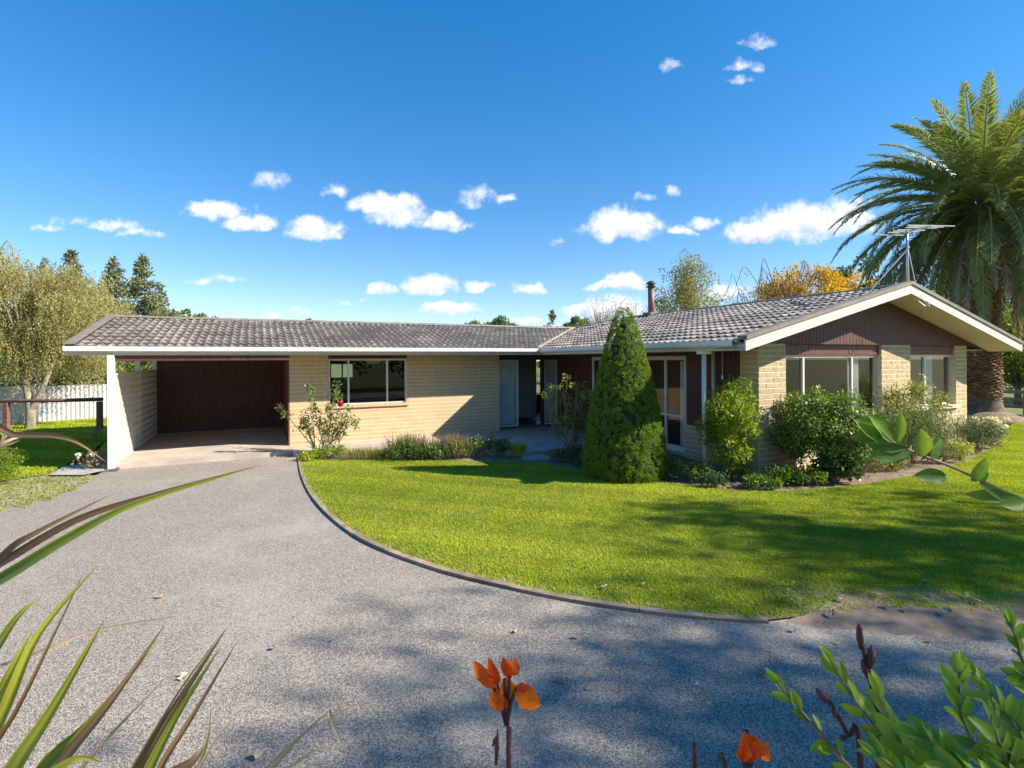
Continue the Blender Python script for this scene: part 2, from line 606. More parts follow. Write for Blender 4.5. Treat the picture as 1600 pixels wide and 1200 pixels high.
M['palebark'] = plain('willow_bark', (0.25, 0.21, 0.15), 0.9, .35, 6, .8, 30, sv=(1, 1, .4))
M['twig'] = plain('twig_bark', (0.25, 0.17, 0.11), 0.8, .3, 8, .3)
M['twigpale'] = plain('pale_twig', (0.36, 0.27, 0.19), 0.8, .3, 8, .3)
M['palmbark'] = plain('palm_boot', (0.26, 0.145, 0.085), 0.95, .45, 5, .9, 30, rand=.25)
M['palmroot'] = plain('palm_root', (0.15, 0.105, 0.078), 0.95, .4, 6, .9, 30)
M['curtain'] = plain('curtain_cloth', (0.72, 0.71, 0.66), 0.9, .06)
M['net'] = plain('net_curtain', (0.62, 0.65, 0.70), 0.9, .15, 30)
M['blind'] = plain('blind_slat', (0.50, 0.45, 0.38), 0.5, .06)
# foliage
M['grass'] = leafmat('grass_blade', (0.20, 0.265, 0.016), (0.48, 0.53, 0.055), .4, .6, spec=.2)
M['spruce'] = leafmat('spruce_needles', (0.06, 0.125, 0.010), (0.28, 0.40, 0.03), .22, .6)
M['camellia'] = leafmat('glossy_leaf', (0.06, 0.115, 0.016), (0.27, 0.36, 0.075), .2, .45, spec=.4)
M['nandina'] = leafmat('nandina_leaf', (0.10, 0.17, 0.015), (0.32, 0.40, 0.03), .4, .5, hue=(0.46, 0.36, 0.03))
M['olive'] = leafmat('olive_leaf', (0.12, 0.15, 0.035), (0.34, 0.34, 0.09), .35, .5)
M['rosemary'] = leafmat('rosemary_leaf', (0.09, 0.13, 0.05), (0.28, 0.33, 0.15), .25, .6)
M['grey'] = leafmat('grey_leaf', (0.10, 0.13, 0.06), (0.33, 0.36, 0.23), .25, .6)
M['rose'] = leafmat('rose_leaf', (0.06, 0.11, 0.025), (0.22, 0.29, 0.08), .35, .4)
M['midgreen'] = leafmat('bed_leaf', (0.045, 0.10, 0.015), (0.16, 0.25, 0.04), .35, .45)
M['deep'] = leafmat('deep_leaf', (0.025, 0.06, 0.02), (0.09, 0.16, 0.05), .25, .4)
M['blue'] = leafmat('blue_green_leaf', (0.045, 0.10, 0.06), (0.16, 0.24, 0.15), .25, .5)
M['lime'] = leafmat('lime_leaf', (0.22, 0.29, 0.02), (0.48, 0.52, 0.03), .35, .5)
M['heather'] = leafmat('heather_spike', (0.11, 0.10, 0.05), (0.30, 0.22, 0.13), .25, .7)
M['dry'] = leafmat('dry_stem', (0.26, 0.19, 0.12), (0.55, 0.43, 0.30), .3, .7)
M['willow'] = leafmat('willow_leaf', (0.21, 0.195, 0.065), (0.50, 0.45, 0.20), .4, .55)
M['conifer'] = leafmat('conifer_needles', (0.07, 0.11, 0.055), (0.27, 0.26, 0.11), .2, .6)
M['farwood'] = leafmat('far_leaf', (0.06, 0.10, 0.035), (0.20, 0.23, 0.07), .3, .6)
M['birch'] = leafmat('birch_leaf', (0.16, 0.16, 0.05), (0.38, 0.33, 0.12), .4, .6)
M['autumn'] = leafmat('autumn_leaf', (0.34, 0.17, 0.02), (0.66, 0.42, 0.035), .45, .6)
M['russet'] = leafmat('russet_leaf', (0.26, 0.14, 0.05), (0.48, 0.27, 0.09), .4, .6)
M['hedge'] = leafmat('bright_leaf', (0.06, 0.12, 0.012), (0.28, 0.34, 0.03), .4, .5)
M['shade'] = leafmat('shade_tree_leaf', (0.04, 0.09, 0.015), (0.12, 0.19, 0.03), .3, .5)
M['frond'] = leafmat('palm_frond', (0.10, 0.165, 0.065), (0.42, 0.44, 0.15), .25, .38, spec=.5)
M['deadfrond'] = leafmat('dead_frond', (0.17, 0.125, 0.09), (0.46, 0.37, 0.29), .2, .8)
M['flax'] = leafmat('flax_leaf', (0.11, 0.19, 0.03), (0.50, 0.47, 0.06), .3, .35, hue=(0.27, 0.13, 0.06))
M['flaxbrown'] = leafmat('flax_leaf_brown', (0.17, 0.095, 0.05), (0.36, 0.23, 0.13), .2, .5)
M['flaxdry'] = leafmat('flax_leaf_dry', (0.44, 0.31, 0.20), (0.66, 0.52, 0.36), .3, .6)
M['petal'] = leafmat('canna_petal', (0.72, 0.05, 0.005), (0.95, 0.20, 0.008), .4, .45)
M['rosered'] = leafmat('rose_petal', (0.45, 0.01, 0.02), (0.65, 0.03, 0.05), .3, .5)
M['whitepetal'] = leafmat('white_petal', (0.62, 0.58, 0.50), (0.82, 0.79, 0.72), .3, .6)
M['bud'] = plain('canna_bud', (0.10, 0.045, 0.042), 0.6, .3, 40, .2)
M['cstem'] = plain('canna_stem', (0.085, 0.030, 0.038), 0.5, .3, 30, .1)
M['sprig'] = leafmat('griselinia_leaf', (0.06, 0.16, 0.04), (0.38, 0.50, 0.05), .35, .5, spec=.3)
M['fallen'] = plain('fallen_leaf', (0.44, 0.31, 0.19), 0.8, .35, 30, .2, rand=.35)
M['stone'] = plain('gravel_stone', (0.34, 0.30, 0.262), 0.85, .6, 60, .2)


# ------------------------------------------------------------------ leaf tools
def leaves(P, D, N, L, W, fold=0.12, mid=0.45, tint=None):
    """n folded four-cornered leaves -> V, F, tint"""
    P, D, N = np.asarray(P), unit(np.asarray(D)), np.asarray(N)
    S = unit(np.cross(D, N))
    N = np.cross(S, D)
    L = np.broadcast_to(np.asarray(L, float), (len(P),))[:, None]
    W = np.broadcast_to(np.asarray(W, float), (len(P),))[:, None]
    m = P + D * L * mid + N * W * fold
    V = np.stack([P, m + S * W / 2, P + D * L, m - S * W / 2], 1).reshape(-1, 3)
    F = np.arange(len(P) * 4).reshape(-1, 4)
    t = np.repeat(np.zeros(len(P)) if tint is None else tint, 4)
    return V, F, t


def rvec(n):
    return unit(rng.normal(size=(n, 3)))


def cat(parts):
    V, F, T, k = [], [], [], 0
    for v, f, t in parts:
        V.append(v)
        F.append(f + k)
        T.append(t)
        k += len(v)
    return np.concatenate(V), np.concatenate(F), np.concatenate(T)


def clumped(centers, radii, n, size, aspect=2.2, out=0.7, up=0.25, shell=0.5, sizevar=0.3, flat=1.0, tvar=.45):
    """n leaves gathered in clumps; centers (k,3), radii (k,)"""
    k = len(centers)
    w = radii ** 2
    idx = rng.choice(k, n, p=w / w.sum())
    d = rvec(n)
    r = rng.random(n) ** shell
    off = d * (r * radii[idx])[:, None]
    off[:, 2] *= flat
    P = centers[idx] + off
    D = unit(d * out + rvec(n) * 0.8 + np.array([0, 0, up]))
    N = rvec(n) * .85 + d * 0.9 + np.array([0, 0, .45])
    L = size * (1 + sizevar * rng.normal(size=n)).clip(.4, 1.8)
    tc = rng.random(k)
    t = (tc[idx] * (1 - tvar) + rng.random(n) * tvar + (d[:, 2] * .10)).clip(0, 1)
    return leaves(P, D, N, L, L / aspect, tint=t)


def ellips(k, rx, ry, rz, shell=.35, zmin=-1, lump=0.0):
    d = rvec(k * 3)
    d = d[d[:, 2] > zmin][:k]
    r = rng.random(len(d)) ** shell
    return d * r[:, None] * np.array([rx, ry, rz])


def foliage(name, vft, mat, parent):
    V, F, T = vft
    o = ob(name, mesh(name, V, F, tint=T, mats=(mat,)), parent)
    if name in ('foliage', 'crown', 'blades'):
        tag(o, kind='stuff')
    return o


def bush(name, loc, rx, ry, h, n, size, mat, label, cat_='shrub', group=None, clumps=60, aspect=2.0, cr=.16, stems=7, base=.1, stemmat=None, zmin=-.4, extra=None, up=.25, upper=False, flat=1.0, sizevar=.3):
    """shrub: a lumpy crown over visible stems"""
    t = empty(name, loc, 0, label, cat_, group)
    c = ellips(clumps, rx, ry, h * .5 * (1 - base), .3, zmin)
    c[:, 2] += h * (base + (1 - base) * .5)
    c *= 1 + rng.normal(size=(len(c), 1)) * .06
    rad = cr * min(rx, ry, h) * (0.7 + .8 * rng.random(len(c))) * 2
    foliage('foliage', clumped(c, rad, n, size, aspect, up=up, flat=flat, sizevar=sizevar), mat, t)
    m = MB()
    for i in range(stems):
        a = rng.random() * 6.28
        q = c[rng.integers(len(c))] * .85
        b = np.array([math.cos(a) * rx * .15, math.sin(a) * ry * .15, 0])
        m.tube([b, b * .6 + q * .4 + np.array([0, 0, .08 * h]), q], [.012, .009, .004], 5)
    m.build('stem', stemmat or M['twig'], t)
    return t


# ------------------------------------------------------------------ ground
def sheet(name, pts, z, mat, kind='structure', label=None, catg=None, thick=0.0):
    m = MB()
    P = [np.array([p[0], p[1], z]) for p in pts]
    m.quad(P)
    o = m.build(name, mat)
    tag(o, label, catg, None, kind)
    return o


def smoothline(pts, n=6):
    pts = np.array(pts, float)
    out = []
    for i in range(len(pts) - 1):
        p0, p1, p2, p3 = pts[max(i - 1, 0)], pts[i], pts[i + 1], pts[min(i + 2, len(pts) - 1)]
        for k in range(n):
            t = k / n
            out.append(0.5 * ((2 * p1) + (-p0 + p2) * t + (2 * p0 - 5 * p1 + 4 * p2 - p3) * t * t + (-p0 + 3 * p1 - 3 * p2 + p3) * t ** 3))
    out.append(pts[-1])
    return np.array(out)


def inside(poly, P):
    x, y = P[:, 0], P[:, 1]
    r = np.zeros(len(P), bool)
    n = len(poly)
    for i in range(n):
        x1, y1 = poly[i][:2]
        x2, y2 = poly[(i + 1) % n][:2]
        c = ((y1 > y) != (y2 > y)) & (x < (x2 - x1) * (y - y1) / (y2 - y1 + 1e-12) + x1)
        r ^= c
    return r


sheet('ground', [(-700, -300), (700, -300), (700, 900), (-700, 900)], -0.16, M['ground'])
GZL = -0.08
sheet('gravel_driveway', [tuple(p[:2]) for p in (gp(-500, 800), gp(-120, 775), gp(60, 760), gp(150, 742), gp(178, 733))] +
      [tuple(hw(0.3, -.7)[:2]), tuple(gp(470, 716)[:2]), (-1.0, 8.4), (3, 5.8), (9, 5.3), (14, 5.0), (14, -4), (-14, -4)], GZ, M['gravel'])
edge_px = [(467, 713), (470, 730), (477, 752), (492, 778), (518, 806), (555, 834), (605, 859), (700, 892), (800, 916), (900, 936), (1000, 951), (1100, 962), (1200, 968)]
edge = smoothline([gp(x, y, GZL)[:2] for x, y in edge_px], 5)
tail = [gp(x, y, GZL)[:2] for x, y in ((1345, 952), (1430, 948), (1500, 954), (1600, 957), (1800, 960))]
back_px = [(1640, 640), (1600, 655), (1575, 668), (1562, 690), (1540, 706), (1490, 728), (1420, 744), (1345, 757), (1270, 764), (1200, 768), (1130, 764), (1060, 756), (1000, 748), (930, 738), (865, 727), (820, 722), (760, 721), (700, 720), (600, 719), (520, 719), (480, 716)]
back = smoothline([gp(x, y, GZL)[:2] for x, y in back_px], 3)
lawn_poly = [tuple(p) for p in edge] + [tuple(p) for p in tail] + [(24, 6.0), (40, 12), (40, 24)] + [tuple(p) for p in back]
sheet('lawn', lawn_poly, GZL, M['turf'])
# garden bed between lawn and house
bed = [tuple(p) for p in back[6:]] + [tuple(hw(.2, -1.0)[:2]), tuple(hw(4.6, -1.0)[:2]), tuple(hw(7.8, -3)[:2]), tuple(hw(7.8, -7.1)[:2]), tuple(hw(15.2, -7.1)[:2]), tuple(hw(19.5, -4.6)[:2]), tuple(hw(19.5, -7)[:2])]
sheet('garden_bed', bed, GZL - .012, M['soil'])
# left lawn, dry verge in front of it
ll = [tuple(gp(x, y, GZL)[:2]) for x, y in ((-600, 745), (-200, 748), (0, 752), (70, 742), (85, 735), (130, 713), (163, 690))] + [tuple(hw(-3.75, -.2)[:2]), tuple(hw(-4.2, 12)[:2]), (-40, 30)]
sheet('side_lawn', ll, GZL, M['turf'])
verge = [tuple(gp(x, y, -0.09)[:2]) for x, y in ((-600, 830), (-200, 815), (-60, 806), (-30, 798), (0, 801), (18, 790), (40, 793), (62, 780), (80, 783), (95, 770), (118, 766), (128, 756), (142, 752), (150, 744), (90, 733), (70, 742), (0, 752), (-200, 748), (-600, 745))]
sheet('dry_verge', verge, -0.094, M['dryverge'])
pth = [tuple(gp(x, y, -.06)[:2]) for x, y in ((78, 742), (130, 742), (163, 735))] + [tuple(hw(-3.45, -.9)[:2]), tuple(hw(-3.45, 4)[:2]), tuple(hw(-4.0, 4)[:2]), tuple(hw(-4.0, -.2)[:2])] + [tuple(gp(100, 728, -.06)[:2])]
sheet('side_path', pth, -0.06, M['patio'])


def grass(name, poly, bounds, n, z, hmin, hmax, label, keep=None, wid=.006, mat='grass', patch=None):
    x0, x1, y0, y1 = bounds
    # more blades near the camera
    P = np.empty((0, 2))
    while len(P) < n:
        Y = y0 + (y1 - y0) * rng.random(n * 2)
        X = x0 + (x1 - x0) * rng.random(n * 2)
        w = (y0 / np.maximum(Y, y0)) ** 1.1
        ok = (rng.random(n * 2) < w) & (np.abs(X) < Y * 1.15 + 1)
        Q = np.stack([X, Y], 1)[ok]
        Q = Q[inside(poly, Q)]
        if keep is not None:
            Q = Q[keep(Q)]
        P = np.concatenate([P, Q])
    P = P[:n]
    a = rng.random(n) * 6.283
    nx = np.sin(P[:, 0] * 1.3 + 1.7 * np.sin(P[:, 1] * .9)) * np.sin(P[:, 1] * 1.9 + P[:, 0] * .6) * .5 + np.sin(P[:, 0] * 5.1 + P[:, 1] * 3.3) * np.sin(P[:, 1] * 6.7 - P[:, 0] * 2.1) * .35
    h = hmin + (hmax - hmin) * rng.random(n) ** 1.4
    h *= 1 + .25 * nx
    w = wid * (0.7 + .7 * rng.random(n)) * (1 + np.maximum(P[:, 1] - 6, 0) * .10)
    lean = rng.normal(size=(n, 2)) * .55
    B = np.concatenate([P, np.full((n, 1), z)], 1)
    S = np.stack([np.cos(a), np.sin(a), np.zeros(n)], 1) * w[:, None]
    T = B + np.concatenate([lean * h[:, None], h[:, None]], 1)
    V = np.stack([B - S, B + S, T], 1).reshape(-1, 3)
    mow = .10 * np.sign(np.sin((P[:, 0] * .35 + P[:, 1]) * 5.5))
    dryp = np.sin(P[:, 0] * .8 + 1.3 * np.sin(P[:, 1] * .6 + 1)) * np.sin(P[:, 1] * .9 + .7 * np.sin(P[:, 0] * 1.1))
    t = (.46 + .3 * nx + .16 * dryp + mow + .17 * rng.normal(size=n)).clip(0, 1)
    me = mesh(name, V, np.arange(n * 3).reshape(-1, 3), tint=np.repeat(t, 3), mats=(M[mat],))
    o = ob(name, me)
    tag(o, label, 'grass', None, 'stuff')
    return o


def bare(Q):
    """worn earth near the drive at the right, and a thin strip behind the edging"""
    e = edge[None, :, :]
    d = np.sqrt(((Q[:, None, :] - np.array(edge)[None, ::3, :]) ** 2).sum(-1)).min(1)
    keep = d > 0.05 + 0.25 * rng.random(len(Q)) ** 2
    lim = 4.78 + .18 * np.sin(Q[:, 0] * 3) + .14 * np.sin(Q[:, 0] * 7.1 + Q[:, 1] * 4) + .12 * np.sin(Q[:, 1] * 9 + Q[:, 0])
    pr = ((Q[:, 1] - lim + .55) / .7).clip(.22, 1)
    keep &= ~((Q[:, 0] > 2.1 + .4 * rng.random(len(Q))) & (rng.random(len(Q)) > pr))
    return keep


grass('mown_grass', lawn_poly, (-4.8, 16, 4.15, 20), 540000, GZL, .010, .026, 'bright green mown grass of the front lawn', bare)
grass('side_grass', ll, (-22, -8, 9, 20), 90000, GZL, .02, .055, 'mown grass of the shaded side lawn by the carport', wid=.010)
grass('verge_grass', verge, (-16, -6.6, 6, 10.5), 9000, -.094, .008, .035, 'sparse yellow grass on the dry verge', wid=.009, mat='olive')
# worn earth at the lawn's end: slopes from the lawn down to the drive
up_ = smoothline([gp(x, y, -.075)[:2] for x, y in ((1255, 962), (1300, 940), (1345, 925), (1420, 912), (1500, 925), (1600, 935), (1800, 938))], 5)
dn_ = smoothline([gp(x, y, -.10)[:2] for x, y in ((1225, 972), (1290, 984), (1350, 990), (1430, 1000), (1500, 1002), (1600, 1006), (1800, 1012))], 5)
V, F = [], []
nr = 8
for i in range(len(up_)):
    for j in range(nr + 1):
        g_ = j / nr
        q = up_[i] * (1 - g_) + dn_[i] * g_
        V.append((q[0], q[1], -.076 - .028 * max(0, (g_ - .5) / .5) ** 1.3 + (rng.normal() * .003 if 0 < j < nr else 0)))
for i in range(len(up_) - 1):
    for j in range(nr):
        a_ = i * (nr + 1) + j
        F.append((a_, a_ + 1, a_ + nr + 2, a_ + nr + 1))
M['wornearth'] = plain('worn_earth', (0.235, 0.175, 0.125), .95, .3, 6, .9, 60, dirt=(0.20, 0.19, 0.07), dscale=3.5, dlo=.58, dhi=.70)
tag(ob('worn_earth', mesh('worn_earth', V, F, mats=(M['wornearth'],), shade=True)), kind='structure')

# loose stones on the drive
ns = 60000
sy = 2.4 + 3.4 * rng.random(ns) ** 1.3
sxx = (rng.random(ns) * 2 - 1) * sy * 1.05
Q = np.stack([sxx, sy], 1)
Q = Q[~inside(lawn_poly, Q)]
ns = len(Q)
rs = .0026 + .0042 * rng.random(ns) ** 2.5
ang = rng.random((ns, 1)) * 6.28 + np.array([0, 1.9, 4.1]) + rng.normal(size=(ns, 3)) * .3
b3 = np.stack([Q[:, :1] + np.cos(ang) * rs[:, None], Q[:, 1:] + np.sin(ang) * rs[:, None], np.full((ns, 3), GZ - .001)], -1)
tp = np.stack([Q[:, 0] + rng.normal(size=ns) * rs * .3, Q[:, 1] + rng.normal(size=ns) * rs * .3, GZ + rs * .9], -1)[:, None, :]
V = np.concatenate([b3, tp], 1).reshape(-1, 3)
k = np.arange(ns)[:, None] * 4
F = np.concatenate([k + np.array([0, 1, 3]), k + np.array([1, 2, 3]), k + np.array([2, 0, 3])])
tag(ob('gravel_stones', mesh('gravel_stones', V, F, mats=(M['stone'],))), 'loose grey chips on the near part of the drive', 'gravel', None, 'stuff')

# lawn edging: short boards end to end
ed = empty('lawn_edging', (float(edge[0][0]), float(edge[0][1]), 0), 0, 'curved low brown edging between the gravel drive and the front lawn', 'edging')
eo = np.array([edge[0][0], edge[0][1], 0])
i = 0
step = 5
while i + step < len(edge):
    j = min(i + step, len(edge) - 1)
    m = MB()
    seg = edge[i:j + 1]
    tt = unit(np.gradient(seg, axis=0))
    nn = np.stack([tt[:, 1], -tt[:, 0]], 1)
    seg = seg.copy()
    seg[-1] -= tt[-1] * .005
    top = -.070 + rng.normal() * .003 - .012 * max(0, i / len(edge) - .7) / .3
    wd = .032 + .005 * rng.random()
    for q in range(len(seg) - 1):
        c = [seg[q] + nn[q] * wd, seg[q + 1] + nn[q + 1] * wd, seg[q + 1] - nn[q + 1] * wd, seg[q] - nn[q] * wd]
        b = len(m.V)
        for z in (-.2, top):
            for p in c:
                m.V.append(np.array([p[0], p[1], z]) - eo)
        m.F.append((b + 4, b + 5, b + 6, b + 7))
        for a_, b_ in ((0, 1), (2, 3)):
            m.F.append((b + a_, b + b_, b + b_ + 4, b + a_ + 4))
        if q == 0:
            m.F.append((b + 3, b, b + 4, b + 7))
        if q == len(seg) - 2:
            m.F.append((b + 1, b + 2, b + 6, b + 5))
    m.build('board', M['edging'], ed)
    i = j

# ------------------------------------------------------------------ house
house = empty('house', (HX, HY, 0), HA, 'low L-shaped bungalow of honey coloured block with maroon boards, tiled roof and open carport', 'house')
PITCH = 0.245
EV, EZ, RV = -.98, 2.36, 2.41         # front eave of the long wing, ridge of the long wing
EU, RU = 6.45, 11.15                  # inner eave and ridge of the gabled wing
U0, UW, V_G, V_F = -4.03, 7.75, -7.2, -7.86
UR = 14.83
HIPV = 1.28
BACKV = 5.8
BW = 4.7                              # back wall

# ---- slabs (setting)
hs = MB(hw(0, 0), (CA, SA, 0), (-SA, CA, 0))
hs.plan([(-3.5, -.85), (0.02, -.85), (0.02, 4.0), (-3.5, 4.0)], -.3, 0)
tag(hs.build('carport_slab', M['concrete']), kind='structure')
hs = MB(hw(0, 0), (CA, SA, 0), (-SA, CA, 0))
hs.plan([(.024, -1.08), (4.35, -1.08), (4.35, -.004), (.024, -.004)], -.3, -.006)
tag(hs.build('front_path', M['concrete']), kind='structure')
hs = MB(hw(0, 0), (CA, SA, 0), (-SA, CA, 0))
hs.plan([(4.356, -2.0), (4.75, -3.45), (7.70, -3.45), (7.70, .2), (5.62, .2), (5.62, -.004), (4.356, -.004)], -.3, -.01)
tag(hs.build('patio_slab', M['patio']), kind='structure')
st = MB()
s0 = gp(842, 714, -.07)
st.box(s0[0] - .38, s0[0] + .38, s0[1] - .2, s0[1] + .22, -.15, -.055)
tag(st.build('step_paver', M['patio']), 'grey paver set in the lawn at the patio edge', 'paver')

# ---- block walls: bricks on a mortar backing
bricks = []                            # (frame, a0, a1, z0, face) in wall coordinates, collected for all walls


def wall_frame(kind):
    if kind == 'front':
        return dict(org=(0, 0, 0), A=(1, 0, 0), O=(0, -1, 0))
    if kind == 'gable':
        return dict(org=(0, V_G, 0), A=(1, 0, 0), O=(0, -1, 0))
    if kind == 'side':
        return dict(org=(UW, 0, 0), A=(0, -1, 0), O=(-1, 0, 0))


def block_wall(name, fr, spans, zt, mat, openings):
    """spans: (a0,a1) extents; openings: (a0,a1,z0,z1)"""
    m = MB(**fr)
    a0, a1 = spans
    xs = sorted({a0, a1} | {o[0] for o in openings} | {o[1] for o in openings})
    for xa, xb in zip(xs[:-1], xs[1:]):
        cuts = [(o[2], o[3]) for o in openings if o[0] <= xa + 1e-6 and o[1] >= xb - 1e-6]
        z = -.3
        for (c0, c1) in sorted(cuts) + [(zt, zt)]:
            if c0 - z > .01:
                m.box(xa, xb, -.19, .002, z, c0)
            z = c1
    w = m.build(name, M['mortar'], house)
    rows = int(round(zt / .1))
    for r in range(-2, rows):
        z0 = r * .1 + .007
        off = .0 if r % 2 == 0 else -.2
        c = a0 + off
        while c < a1 - .02:
            pieces = [(max(c, a0) + .004, min(c + .4, a1) - .004)]
            for (oa, ob_, oz0, oz1) in openings:
                if z0 + .088 > oz0 + .03 and z0 < oz1 - .03:
                    nw = []
                    for (p, q) in pieces:
                        if q <= oa or p >= ob_:
                            nw.append((p, q))
                        else:
                            if oa - p > .04:
                                nw.append((p, oa - .002))
                            if q - ob_ > .04:
                                nw.append((ob_ + .002, q))
                    pieces = nw
            for (p, q) in pieces:
                if q - p > .03:
                    bricks.append((w, fr, p, q, z0, mat))
            c += .4
    return w


FW_OPEN = [(.90, 2.92, .90, 2.2)]
block_wall('front_wall', wall_frame('front'), (0, 5.62), 2.2, 'brick', FW_OPEN)


def gu(px):
    """u where the gable wall plane is seen at pixel column px"""
    k = (px - AX) / FPX
    # (HX+u*CA-V_G*SA) = k*(HY+u*SA+V_G*CA)
    return (k * (HY + V_G * CA) - HX + V_G * SA) / (CA - k * SA)


G0, G1, G2, G3, G4, G5 = 7.54, gu(1227.5), gu(1377), gu(1422), gu(1493), gu(1510)
GT = 2.34
block_wall('gable_wall', wall_frame('gable'), (G0, G5), GT, 'split', [(G1, G2, .90, GT), (G3, G4, .90, GT)])
# low block dado below the boards of the inner side wall
block_wall('dado_wall', dict(org=(UW - .09, 0, 0), A=(0, -1, 0), O=(-1, 0, 0)), (5.24, 7.19), .62, 'split', [])
# return of the corner pier
block_wall('pier_return', dict(org=(G0 + .004, 0, 0), A=(0, -1, 0), O=(-1, 0, 0)), (6.80, 7.195), GT, 'brick', [])

cam_l = np.array([0, 0, CH])


def lw(fr, a, o, z):
    p = np.array(fr['org']) + np.array(fr['A']) * a + np.array(fr['O']) * o
    return hw(p[0], p[1], z)


def depth_rank(b):
    w, fr, p, q, z0, mat = b
    pos = lw(fr, (p + q) / 2, 0, z0)
    pen = 0
    if mat == 'split' and z0 < .75 and p < gu(1450):
        pen = 8
    if z0 < 0 or w.name.startswith('dado') or w.name.startswith('pier'):
        pen = 9
    return pos[1] + pen


def brick_geo(L, mat):
    d0, d1 = (-.012, .0045) if mat == 'brick' else (-.012, .0075)
    e = .0015
    V, F = [], []
    if mat == 'brick':
        pr = [(0, 0, d0), (L, 0, d0), (L, .088, d0), (0, .088, d0), (e, e, d1), (L - e, e, d1), (L - e, .088 - e, d1), (e, .088 - e, d1)]
        V = [(a, -o, z) for a, z, o in pr]
        F = [(4, 5, 6, 7), (0, 1, 5, 4), (1, 2, 6, 5), (2, 3, 7, 6), (3, 0, 4, 7)]
        return V, F
    nx = max(4, int(L / .08) + 2)
    for k_ in range(4):
        z = (0, .003, .083, .086)[k_]
        for i_ in range(nx + 1):
            x = 0.0 if i_ == 0 else (L if i_ == nx else .003 + (L - .006) * (i_ - 1) / max(1, nx - 2))
            edge_ = k_ in (0, 3) or i_ in (0, nx)
            V.append((x, -(d0 if edge_ else d1 + rng.normal() * .0022), z))
    for k_ in range(3):
        for i_ in range(nx):
            a_ = k_ * (nx + 1) + i_
            F.append((a_, a_ + 1, a_ + nx + 2, a_ + nx + 1))
    return V, F


bricks.sort(key=depth_rank)
cache = {}
rest = {}
for n_, (w, fr, p, q, z0, mat) in enumerate(bricks):
    L = round(q - p, 3)
    A_ = np.array(fr['A'])
    rot = math.atan2(A_[1], A_[0])
    base = np.array(fr['org']) + A_ * p
    if n_ < 298:
        key = (L, mat, n_ % 3)
        if key not in cache:
            V, F = brick_geo(L, mat)
            cache[key] = mesh('brick', V, F, mats=(M[mat],))
        ob('brick', cache[key], w, (base[0], base[1], z0), (0, 0, rot))
    else:
        V, F = brick_geo(L, mat)
        V = np.array(V)
        c_, s_ = math.cos(rot), math.sin(rot)
        V = np.stack([V[:, 0] * c_ - V[:, 1] * s_ + base[0], V[:, 0] * s_ + V[:, 1] * c_ + base[1], V[:, 2] + z0], 1)
        r_ = rest.setdefault((w.name, mat), ([], [], w))
        k_ = len(r_[0])
        r_[0].extend(V.tolist())
        r_[1].extend([tuple(x + k_ for x in f) for f in F])
for (wn, mat), (V, F, w) in rest.items():
    tag(ob('brickwork', mesh('brickwork', V, F, mats=(M[mat],)), w), kind='stuff')


# ---- boarded walls
def boards(name, fr, a0, a1, z0, ztop, mat, pitch=.105, o=0.0, thick=.03):
    m = MB(**fr)
    n = max(1, int(round((a1 - a0) / pitch)))
    p = (a1 - a0) / n
    m.box(a0, a1, o - thick - .02, o - .012, z0, min(ztop(a0), ztop(a1)) - .004)
    for i in range(n):
        x0, x1 = a0 + i * p + .004, a0 + (i + 1) * p - .004
        za, zb = ztop(x0), ztop(x1)
        m.prism([(x0, z0), (x1, z0), (x1, zb), (x0, za)], o - .011, o)
    return tag(m.build(name, mat, house), kind='stuff')


const = lambda z: (lambda a: z)
# carport: back wall, right-hand wall, beam
boards('carport_back_wall', dict(org=(0, 3.95, 0), A=(1, 0, 0), O=(0, -1, 0)), -3.30, -.035, 0.01, const(2.25), M['maroon'], .15)
MB().box(-.2, .10, 3.975, 4.0, 0.0, 2.25).build('carport_corner', M['maroon'], house)
boards('carport_side_wall', dict(org=(-.02, 0, 0), A=(0, 1, 0), O=(-1, 0, 0)), .03, 3.93, .01, const(2.25), M['maroon_lit'], .15)
MB().box(-.031, -.002, -.006, .028, 0.01, 2.2).build('corner_board', M['maroon_lit'], house)
MB().box(-3.36, -.04, -.90, -.80, 2.08, 2.195).build('carport_beam', M['maroon'], house)
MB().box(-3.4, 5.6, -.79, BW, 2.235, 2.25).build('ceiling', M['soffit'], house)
# inner side wall of the gabled wing (faces left): boards above dado and round the big window
sf = wall_frame('side')
SW0, SW1 = 1.62, 5.20
boards('side_cladding', sf, -.22, SW0 - .01, 0.0, const(2.3), M['maroon'])
boards('side_cladding', sf, SW1 + .02, 7.05, .62, const(2.3), M['maroon'])
boards('side_cladding', sf, SW0, SW1, 2.13, const(2.3), M['maroon'])
MB(**sf).box(SW0 - .02, SW1 + .02, -.14, -.012, -.3, .03).build('foundation', M['patio'], house)
MB(**sf).box(4.4, 4.65, -.012, -.006, -.14, -.07).build('foundation_vent', M['fluecap'], house)
# gable: triangle of boards, infill boards over both windows
gf = wall_frame('gable')
slope = lambda a: 2.42 + PITCH * (min(a - 7.0, 15.3 - a)) - .02
boards('gable_cladding', gf, 7.03, 15.27, GT - .01, slope, M['maroon'], .105, o=.045)
boards('window_infill', gf, G1, G2, 2.12, const(GT - .012), M['maroon_lit'], .105, o=-.05)
boards('window_infill', gf, G3, G4, 2.12, const(GT - .012), M['maroon_lit'], .105, o=-.05)
boards('window_infill', wall_frame('front'), .90, 2.92, 2.115, const(2.2), M['maroon'], .105, o=-.05)
